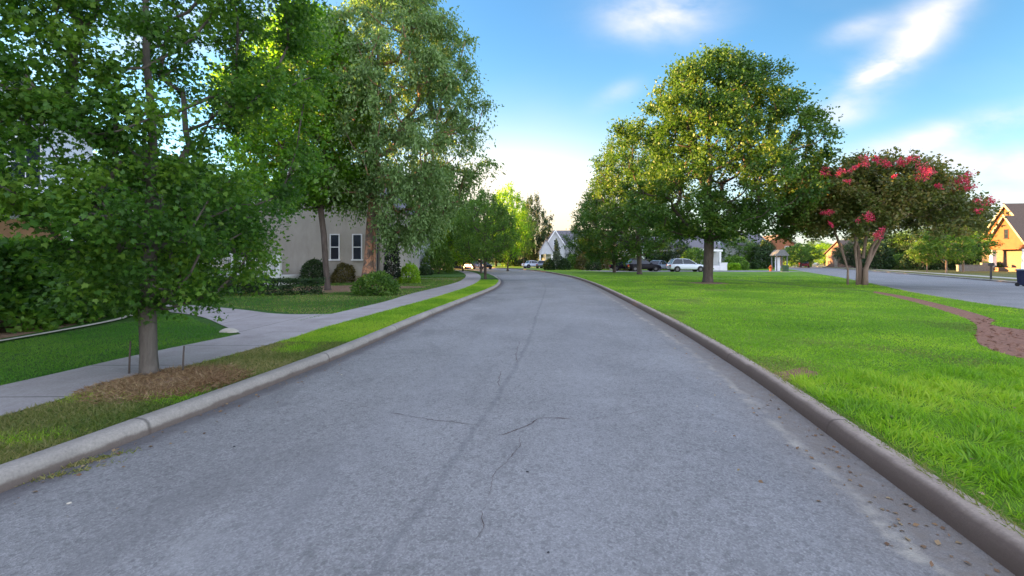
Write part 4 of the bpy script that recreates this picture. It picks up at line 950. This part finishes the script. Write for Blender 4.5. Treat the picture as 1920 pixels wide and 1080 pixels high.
# brick house at the right edge, gables facing the street
HX, HY = AT(1880, 62), 62
hE = tag(empty('craftsman_house', (HX, HY, .12), R(-8)), 'brick and tan craftsman house with two sunlit gables at the right edge', 'house')
m = MB(); gable_wall(m, 0, 9, -4.5, 3.2, 0, 4.4, 9.0, 'x'); m.build('wall', M['brick'], hE)
m = MB(); gable_roof(m, .0, 9, -4.5, 3.2, 4.4, 9.0, 'x'); m.build('roof', M['shingle_b'], hE)
m = MB(); rake(m, -4.5, 3.2, -.36, 4.4, 9.0, axis='x'); rake(m, -5.1, .1, -1.96, 3.9, 7.4, axis='x', wd=.18); m.build('trim', M['stone'], hE)
m = MB().prism([(-4.5, 3.0+1.4), (3.2, 4.4), (-.65, 9.0-.02)], 'x', -.05, -.002); m.build('gable_siding', M['siding_t'], hE)
m = MB(); m.prism([(-5.1, 2.9), (.1, 2.9), (.1, 3.9), (-2.5, 7.2), (-5.1, 3.9)], 'x', -1.6, -.06); m.build('porch_gable', M['siding_t'], hE)
m = MB(); gable_roof(m, -1.6, -.06, -5.1, .1, 3.9, 7.2, 'x', ov=.3); m.build('porch_roof', M['shingle_b'], hE)
for y in (-4.8, -.2): m = MB().prism([(y-.3, 0), (y+.3, 0), (y+.2, 2.9), (y-.2, 2.9)], 'x', -1.6, -1.1); m.build('porch_column', M['white'], hE)
m = MB().box(-1.5, -4.4, 0, -.06, -.5, .5); m.build('porch_base', M['brick_r'], hE)
m = MB().box(-.07, -3.9, .3, -.052, -.9, 2.6); m.build('porch_wall', M['brick_r'], hE)
window(hE, 0, 1.6, .9, .9, 1.8, '-x', 1, 'dark'); window(hE, -1.6, -2.5, 4.4, .45, 1.1, '-x', 1, 'dark'); window(hE, -.05, -.65, 6.6, .4, .9, '-x', 1, 'dark')

# ------------------------------------------------------------------ vehicles
def car(name, label, loc, rz, paint, suv=True, group=None, L=4.7, W=1.85, H=1.70):
    root = tag(empty(name, loc, rz), label, 'car', group); hw = W/2; zb, zs = .30, (1.02 if suv else .88)
    # body: sections along x (length), each a rounded outline
    secs = [(-L/2, .62, .45, zs-.18), (-L/2+.12, .90, .34, zs-.02), (-L/2+.6, .98, zb, zs), (-.6, 1.0, zb, zs), (.7, 1.0, zb, zs-.01), (L/2-1.25, .99, zb, zs-.03), (L/2-.45, .93, zb+.02, zs-.14), (L/2-.10, .82, .36, zs-.26), (L/2, .62, .45, zs-.36)]
    mb = MB(); vs = []; fs = []; K = 10
    for x, k, z0, z1 in secs:
        y = hw*k
        vs += [(x, -y*.86, z0), (x, -y, z0+.12), (x, -y*1.0, (z0+z1)/2), (x, -y*.97, z1-.10), (x, -y*.86, z1), (x, y*.86, z1), (x, y*.97, z1-.10), (x, y, (z0+z1)/2), (x, y, z0+.12), (x, y*.86, z0)]
    for i in range(len(secs)-1):
        for j in range(K): a = i*K+j; b = i*K+(j+1) % K; fs.append((a, b, b+K, a+K))
    fs += [tuple(range(K-1, -1, -1)), tuple(range((len(secs)-1)*K, len(secs)*K))]
    mb.add(vs, fs)
    # roof with pillars
    r0, r1 = (-L/2+.42, .05) if suv else (-L/2+1.05, .25); hz = H
    rt = [(r0+.18, hz-.06), (r0+.5, hz), (r1-.5, hz-.01), (r1, hz-.08)]
    vs = []
    for x, z in rt: vs += [(x, -hw*.74, z-.05), (x, -hw*.66, z), (x, hw*.66, z), (x, hw*.74, z-.05)]
    fs = [(i*4+j, i*4+j+1, i*4+j+5, i*4+j+4) for i in range(3) for j in range(3)]
    mb.add(vs, fs)
    for s in (-1, 1):
        for (xa, xb) in ((r0-.22, r0+.18), (-.75, -.72), (L/2-1.30, r1)):
            mb.tube([(xa, s*hw*.90, zs-.03), (xb, s*hw*.735, hz-.07)], .03, 6)
    mb.build('body', paint, root, False)
    g = MB(); bt = [(r0-.20, zs-.03), (L/2-1.38, zs-.04)]
    vs = [(r0-.22, -hw*.88, zs-.02), (L/2-1.36, -hw*.88, zs-.05), (r1, -hw*.73, hz-.10), (r0+.2, -hw*.73, hz-.08),
          (r0-.22, hw*.88, zs-.02), (L/2-1.36, hw*.88, zs-.05), (r1, hw*.73, hz-.10), (r0+.2, hw*.73, hz-.08)]
    g.add(vs, [(0, 1, 2, 3), (5, 4, 7, 6), (1, 5, 6, 2), (4, 0, 3, 7)]); g.build('window', M['glass'], root)
    for x in (-L/2+.88, L/2-.92):
        for s in (-1, 1):
            yc = s*(hw-.09)
            arch = MB().lathe((x, s*(hw-.02), .36), [(.40, -.03 if s > 0 else -.02), (.40, .02 if s > 0 else .03)], 20, 'y'); arch.build('wheel_arch', M['tyre'], root)
            wl = MB().lathe((x, yc, .34), [(.22, -.11), (.33, -.11), (.34, -.08), (.34, .09), (.33, .12), (.22, .12)], 20, 'y').build('wheel', M['tyre'], root)
            rm = MB().lathe((x, yc+s*.122, .34), [(.19, -.012), (.19, .012), (.06, .02)], 10, 'y').build('rim', M['rim'], wl)
    for s in (-1, 1):
        MB().box(L/2-.20, s*hw*.62-.16, zs-.42, L/2-.015, s*hw*.62+.16, zs-.28, .03).build('headlight', M['lens'], root)
        MB().box(-L/2-.01, s*hw*.68-.13, zs-.32, -L/2+.14, s*hw*.68+.13, zs-.08, .03).build('tail_light', M['redlens'], root)
        MB().box(L/2-1.62, s*(hw+.06)-.08, zs-.02, L/2-1.46, s*(hw+.06)+.08, zs+.12, .03).build('side_mirror', paint, root)
    return root
GP = 'cars parked beyond the green'
x, Y = G(1287, 509.5, .12)
car('parked_suv', 'white suv parked side-on just left of the big trunk', (x, Y, .12), 0, M['pcar_w'], True, GP, 4.75)
car('parked_suv', 'black suv parked left of the white suv under the trees', (AT(1206, 61), 61, .12), R(4), M['pcar_k'], True, GP, 4.6)
car('parked_car', 'dark low car parked left of the black suv', (AT(1172, 64), 64, .12), R(-6), M['pcar_k'], False, GP, 4.4, 1.8, 1.42)
car('parked_car', 'silver car half hidden between the black suv and the white suv', (AT(1236, 66), 66, .12), R(40), M['pcar_s'], False, GP, 4.4, 1.8, 1.48)
car('parked_car', 'red car parked at the kerb far along the street', (AT(1508, 100), 100, .02), R(60), M['pcar_r'], False, None, 4.3, 1.75, 1.45)
car('parked_car', 'white car further along the street behind the red car', (AT(1527, 135), 135, .02), R(58), M['pcar_w'], False, None, 4.4, 1.8, 1.45)
car('parked_car', 'white car parked at the bend left of the white gabled house', (AT(1000, 86), 86, .12), R(20), M['pcar_w'], False, None, 4.4, 1.8, 1.45)
car('parked_car', 'silver car parked beside the white one at the foot of the gabled house', (AT(1019, 84), 84, .12), R(70), M['pcar_s'], False, None, 4.3, 1.8, 1.46)
car('parked_car', 'rose-coloured car parked at the end of the left sidewalk', (AT(886, 76), 76, .13), R(-50), M['pcar_p'], False, None, 4.3, 1.8, 1.46)
car('parked_car', 'dark car parked right of the rose-coloured car behind the street trees', (AT(904, 80), 80, .02), R(-55), M['pcar_k'], True, None, 4.5, 1.85, 1.65)

# ------------------------------------------------------------------ small things
# wheelie bin at the right edge
x, Y = G(1921, 537, .0)
b = tag(empty('wheelie_bin', (x+.1, Y, 0), R(15)), 'navy wheelie bin with grey lid in the street at the right edge', 'bin')
MB().prism([(-.26, .08), (.26, .08), (.32, 1.0), (-.32, 1.0)], 'x', -.28, .28).build('body', M['navy'], b)
MB().prism([(-.36, 1.0), (.36, 1.0), (.33, 1.06), (.0, 1.10), (-.33, 1.06)], 'x', -.31, .31).build('lid', M['lid'], b)
MB().tube([(-.28, .36, .98), (.28, .36, .98)], .018, 8).build('handle', M['navy'], b)
for s in (-1, 1): MB().lathe((s*.3, .25, .11), [(.11, -.03), (.11, .03)], 14, 'x').build('wheel', M['tyre'], b)
# mailbox
x, Y = G(1858, 524, .12)
b = tag(empty('mailbox', (x, Y, .12), R(-25)), 'black mailbox on a post on the far kerb before the brick house', 'mailbox')
MB().box(-.05, -.05, 0, .05, .05, 1.05).build('post', M['black'], b)
m = MB().prism([(-.10, 1.05), (.10, 1.05), (.10, 1.2), (.07, 1.27), (0, 1.30), (-.07, 1.27), (-.10, 1.2)], 'y', -.28, .22); m.build('box', M['black'], b)
MB().box(-.09, -.3, 1.06, .09, -.283, 1.25).build('door', M['black'], b)
# hydrant
x, Y = G(1445, 508.5, .12)
b = tag(empty('fire_hydrant', (x, Y, .12)), 'orange fire hydrant on the lawn left of the grey arbour', 'hydrant')
MB().lathe((0, 0, 0), [(.20, 0), (.20, .06), (.14, .08), (.13, .55), (.18, .57), (.18, .63), (.14, .70), (.07, .80), (.03, .86)], 16).build('barrel', M['orange'], b, True)
for s in (-1, 1): MB().lathe((s*.17, 0, .42), [(.07, -.07), (.08, .05), (.05, .08)], 12, 'x').build('nozzle', M['orange'], b)
# utility box
x, Y = G(1472, 510, .12)
b = tag(empty('utility_cabinet', (x, Y, .12), R(-20)), 'dark green utility cabinet at the kerb by the arbour', 'cabinet')
MB().box(-.35, -.3, .06, .35, .3, .86, .03).build('cabinet', M['utility'], b); MB().box(-.42, -.37, 0, .42, .37, .06).build('base', M['slab'], b)
MB().box(-.03, -.318, .4, .03, -.302, .55).build('handle', M['black'], b)
# arbour
x, Y = G(1466, 508, .12)
b = tag(empty('garden_arbour', (x, Y, .12)), 'grey wooden garden arbour with pitched top between hydrant and street', 'arbour')
for sx in (-.72, .72):
    for sy in (0, 1.2): MB().box(sx-.06, sy-.06, 0, sx+.06, sy+.06, 2.1).build('post', M['grey'], b)
MB().prism([(-.95, 2.1), (.95, 2.1), (.95, 2.2), (.3, 2.95), (-.3, 2.95), (-.95, 2.2)], 'y', -.15, 1.35).build('roof', M['grey'], b)
MB().box(-.35, 1.0, 0, .35, 1.08, 1.9).build('gate', M['white'], b)
# white entry pier with coping
x, Y = G(1352, 507, .12)
b = tag(empty('entry_pier', (x, Y, .12)), 'stepped white entry wall just right of the big trunk', 'wall')
MB().box(-.2, 0, 0, .9, .5, 1.05).box(-1.4, .05, 0, -.2, .45, .7).build('wall', M['white'], b); MB().box(-.26, -.06, 1.05, .96, .56, 1.14).build('coping', M['white'], b)
# stone garden wall and planter
x, Y = G(1125, 504, .12)
b = tag(empty('garden_wall', (x, Y+2, .12)), 'low tan stone garden wall with piers left of the parked cars', 'wall')
MB().box(-3.6, 0, 0, 3.6, .35, 1.0).build('wall', M['stone'], b)
for k in (-3.6, -1.2, 1.2, 3.6): MB().box(k-.3, -.1, 0, k+.3, .45, 1.35).build('pier', M['stone'], b)
x, Y = G(1147, 506, .12)
b = tag(empty('planter', (x, Y, .12)), 'pale stone planter with a small plant before the garden wall', 'planter')
MB().lathe((0, 0, 0), [(.32, 0), (.36, .08), (.30, .14), (.48, .62), (.52, .66), (.50, .70), (.44, .66)], 18).build('pot', M['slab'], b, True)
rg = np.random.default_rng(5); q = rg.normal(size=(260, 3))*np.array([.22, .22, .14])+np.array([0, 0, .85]); cards('plant', q, rg.normal(size=(260, 3))+np.array([0, 0, 1]), rg.normal(size=(260, 3)), np.full(260, .16), LEAF, M['lf_mid'], b, rg.random(260), rg.random(260))
# gate pier across the street and low wall
for px, py, tp, t in ((1704, 505, 480, 'pale stone gate pier across the street left of the young trees'), (1571, 501, 478, 'pale stone pier at the far end of the street')):
    x, Y = G(px, py, .12); h = ZT(tp, Y)-.12; b = tag(empty('stone_pier', (x, Y, .12)), t, 'pier')
    MB().box(-.45, -.45, 0, .45, .45, h-.15).build('shaft', M['stone'], b); MB().box(-.55, -.55, h-.15, .55, .55, h).build('cap', M['slab'], b)
x, Y = G(1838, 509, .12)
b = tag(empty('low_wall', (x, Y+1, .12)), 'low dark grey wall left of the brick house', 'wall')
MB().box(-1.9, 0, 0, 1.3, .3, .8).box(1.3, 0, 0, 2.8, .3, 1.15).build('wall', M['grey'], b); MB().box(-1.95, -.04, .8, 1.3, .34, .87).build('coping', M['shingle'], b)
# concrete block at the corner of the path
x, Y = G(430, 622, .12)
b = blob('corner_slab', x, Y, .26, .16, R(-30), M['slab'], .125, .07, 24, 6, .10); del b['kind']; tag(b, 'pale rounded concrete block at the corner of path and sidewalk', 'block')
# stakes beside the maple trunk
for dx, dy, h, t in ((-.28, .02, .42, 'thin dark stake left of the maple trunk'), (.36, .10, .34, 'thin dark stake right of the maple trunk')):
    o = MB().tube([(0, 0, -.05), (.01, 0, h*.6), (.02, .0, h)], [.011, .010, .009], 7).build('stake', M['bark_d'], None); o.location = (MX+dx, MY+dy, .13)
    tag(o, t, 'stake', 'stakes by the maple trunk')
# pebbles and litter on the road
def stone_bit(px, py, r, m, t, z=0.0):
    x, y = G(px, py, z); rg = random.Random(px); mb = MB(); vs = []; K = 8
    prof = [(1, 0), (.9, .35), (.45, .6)]
    for j, (a, h) in enumerate(prof):
        for i in range(K):
            th = 2*pi*i/K; vs.append((r*a*cos(th)*(.8+.4*rg.random()), r*a*.7*sin(th)*(.8+.4*rg.random()), r*h))
    fs = [(j*K+i, j*K+(i+1) % K, (j+1)*K+(i+1) % K, (j+1)*K+i) for j in range(2) for i in range(K)]+[tuple(range(2*K, 3*K))]
    o = mesh_obj('pebble', vs, fs, m); o.location = (x, y, z+.001); o.rotation_euler = (0, 0, rg.random()*3); tag(o, t, 'pebble', 'small bits lying on the road')
stone_bit(130, 944, .014, M['slab'], 'pale flat scrap on the asphalt near the left kerb')
stone_bit(1307, 762, .013, M['slab'], 'white pebble on the asphalt near the right kerb')
stone_bit(439, 838, .012, M['black'], 'black pebble on the asphalt left of the seam')
stone_bit(989, 885, .012, M['black'], 'black pebble on the asphalt beside the long thin crack')
stone_bit(640, 703, .016, M['slab'], 'pale scrap on the asphalt beside the left kerb, further ahead')
stone_bit(1028, 1036, .009, M['black'], 'small dark pebble at the bottom centre of the road')

# ------------------------------------------------------------------ grass blades
def kerb_x(c, y): return np.interp(y, c[:, 1], c[:, 0])
KL = offset(LK, -.2); KR = offset(RK, .2); SNo = offset(SN, -.2)
mpl, mpu = spline(mp_l, .4), spline(mp_u, .4)
def on_path_strip(x, y):
    o_ = mpl[np.argsort(mpl[:, 1])]; u_ = mpu[np.argsort(mpu[:, 1])]
    return (x > np.interp(y, o_[:, 1], o_[:, 0])) & (x < np.interp(y, u_[:, 1], u_[:, 0]))
def blades(name, X, Y, L, m, tuft, lean=.6, wide=1.0, z=.112, tmpl=BLADE, fc=BLF, cl=None):
    n = len(X); rg = rng
    D = unit(np.c_[rg.normal(size=(n, 2))*lean, np.ones(n)])
    if tuft is not None: D = unit(D+np.c_[tuft, np.zeros(n)])
    T = np.array(tmpl)*np.array([wide, 1, 1])
    Nn = np.c_[rg.normal(size=(n, 2)), np.zeros(n)]
    cln = cl if cl is not None else np.array([.5+1.3*mnoise.noise((a*.35, b*.35, 4))+.7*mnoise.noise((a*1.3, b*1.3, 0)) for a, b in zip(X, Y)])
    o = cards(name, np.c_[X, Y, np.full(n, z)], D, Nn, L, T, m, None, rg.random(n), np.clip(cln, 0, 1), fc)
    o['kind'] = 'stuff'; return o
def scatter(n, ylo, yhi, power=2.0):
    """y values thinning with distance"""
    u = rng.random(n); return ylo*(yhi/ylo)**(u**(1/1.0))
# right: tall unmown grass close to the camera
n = 150000; Y = .5+rng.random(n)**.8*7.2; X = kerb_x(KR, Y)+rng.random(n)*(9.5)
front_b = 5.6+0.19*(X-3.2)+.25*np.array([mnoise.noise((a*1.2, 4, 0)) for a in X])
ok = (Y < front_b) & (X < 13) & (np.abs(X) < 1.3*Y+1.5) & ~on_path_strip(X, Y)
X, Y = X[ok], Y[ok]
tx = np.array([(mnoise.noise((a*4.5, b*4.5, 1)), mnoise.noise((a*4.5, b*4.5, 9))) for a, b in zip(X, Y)])
hh = np.array([mnoise.noise((a*2.8, b*2.8, 5)) for a, b in zip(X, Y)])
edge = np.clip((X-kerb_x(KR, Y))/.12, .25, 1)
blades('tall_grass', X, Y, (.085+.07*hh)*(.6+.6*rng.random(len(X)))*edge, M['grass'], tx*1.9, .55, 1.15)
# right: mown lawn further on
n = 230000; Y = 4.5*(9.5)**rng.random(n); X = kerb_x(KR, Y)+rng.random(n)**1.0*(Y*.95+3)
fb = 5.6+0.19*(X-3.2)
ok = (Y > fb) & (X < kerb_x(SNo, Y)) & ~on_path_strip(X, Y); X, Y = X[ok], Y[ok]
dryp = np.array([mnoise.noise((a_*.55+9, b_*.55, 7)) for a_, b_ in zip(X, Y)])+.35*rng.random(len(X)) > .52
blades('dry_grass', X[dryp], Y[dryp], .035*(.6+.8*rng.random(dryp.sum())), M['grass_y'], None, .9, 1.3, tmpl=[(-.12, 0, 0), (.12, 0, 0), (0, 1, .2)], fc=[(0, 1, 2)])
X, Y = X[~dryp], Y[~dryp]
blades('mown_grass', X, Y, (.030+.0012*Y)*(.6+.8*rng.random(len(X))), M['grass'], None, .9, 1.3+.0*Y.mean(), tmpl=[(-.12, 0, 0), (.12, 0, 0), (0, 1, .2)], fc=[(0, 1, 2)])
# left verge: mixed dry and green
n = 110000; Y = 2.6*(13)**rng.random(n); a = kerb_x(WN, Y); b_ = kerb_x(KL, Y); X = a+(b_-a)*rng.random(n)
dm = np.hypot((X-(MX+.55)), (Y-(MY-.40))*1.1); dry = np.array([mnoise.noise((p*1.1, q*1.1, 2)) for p, q in zip(X, Y)])
isd = ((Y < 8.2) & (dry+.5*rng.random(n)-.25 > -.05-.3*(Y < 7))); bare = dm < .62+.18*dry
g_ = ~bare & ~isd
blades('verge_grass', X[g_], Y[g_], (.035+.0012*Y[g_])*(.6+.8*rng.random(g_.sum())), M['grass'], None, .8, 1.3, z=.114)
d_ = ~bare & isd
blades('dry_grass', X[d_], Y[d_], .045*(.6+.8*rng.random(d_.sum())), M['grass_y'], None, 1.0, 1.2, z=.114)
s_ = dm < .95
n = 16000; aa = rng.random(n)*2*pi; rr = np.sqrt(rng.random(n))
rr = rr**.75*(.6+.9*rng.random(n)); X = MX+.55+rr*(.62*np.cos(aa)); Y = MY-.38+rr*(.60*np.sin(aa)); ok = (X < kerb_x(KL, Y)) & (X > kerb_x(WN, Y)-.1)
blades('straw', X[ok], Y[ok], .06*(.5+1.0*rng.random(ok.sum())), M['straw'], None, 3.5, 1.0, z=.135)
# left lawn between hedge and sidewalk, and the lawns before the houses
n = 90000; Y = 3.5*(4.0)**rng.random(n); a = kerb_x(WF, Y); X = a-rng.random(n)*4.3
ok = (X > -9.1) & ~((Y > 8.9+(-5.5-X)*1.0) & (X < -5.2)); X, Y = X[ok], Y[ok]
blades('lawn_grass', X, Y, (.035+.001*Y)*(.6+.7*rng.random(len(X))), M['grass_d'], None, .8, 1.3)
n = 60000; Y = 12.5*(3.2)**rng.random(n); a = kerb_x(WF, Y); X = a-rng.random(n)*8
ok = ((Y > 13.2+(-7-X)*.62) | (X > -6)) & (Y > 12.6); X, Y = X[ok], Y[ok]
q_ = rng.random(len(X)) < .6
blades('dry_grass', X[q_], Y[q_], (.025+.0012*Y[q_])*(.6+.7*rng.random(q_.sum())), M['grass_y'], None, .8, 1.5, tmpl=[(-.12, 0, 0), (.12, 0, 0), (0, 1, .2)], fc=[(0, 1, 2)])
X, Y = X[~q_], Y[~q_]
blades('lawn_grass', X, Y, (.03+.0013*Y)*(.6+.7*rng.random(len(X))), M['grass_d'], None, .8, 1.5, tmpl=[(-.12, 0, 0), (.12, 0, 0), (0, 1, .2)], fc=[(0, 1, 2)])
# dry leaves and grass clippings along both kerbs and on the lawns
n = 650; Y = 2.2*(9)**rng.random(n); side = rng.random(n); off = rng.exponential(.16, n)
X = np.where(side < .35, kerb_x(LK, Y)+.03+off, np.where(side < .75, kerb_x(RK, Y)-.03-off*1.3, kerb_x(KR, Y)+.05+off*9)); Z = np.where(side < .75, .004, .15)
o_ = cards('leaf_litter', np.c_[X, Y, Z], unit(np.c_[rng.normal(size=(n, 2)), rng.random(n)*.3]), np.c_[rng.normal(size=(n, 2))*.3, np.ones(n)], .035*(.4+.9*rng.random(n)), LEAF, M['straw'], None, rng.random(n), rng.random(n)); o_['kind'] = 'stuff'
n = 2600; X = []; Y = 2.2*(7)**rng.random(n)
a = kerb_x(KR, Y); X = a+.0+rng.exponential(.05, n)
blades('kerb_grass', X-.05, Y, .07*(.4+.9*rng.random(n)), M['grass_y'], np.c_[-np.abs(rng.normal(size=n)), rng.normal(size=n)*.5], .9, 1.0, z=.118)
n = 9000; Y = 3.6*(3.2)**rng.random(n); X = 6.5+rng.random(n)*12; ok = on_path_strip(X, Y); X, Y = X[ok], Y[ok]
blades('mulch_chips', X, Y, .07*(.4+1.0*rng.random(len(X))), M['straw_r'], None, 4.0, 2.0, z=.124)
# weeds in the gutter at the left
for (px, py, n, s) in ((150, 870, 260, .10), (105, 893, 200, .12), (190, 858, 90, .08)):
    x, y = G(px, py); X = x+rng.normal(size=n)*s; Y = y+rng.normal(size=n)*.03+(X-x)*.9
    blades('gutter_weed', X, Y, .035*(.5+rng.random(n)), M['grass_y'], None, 1.6, 1.6, z=.001)
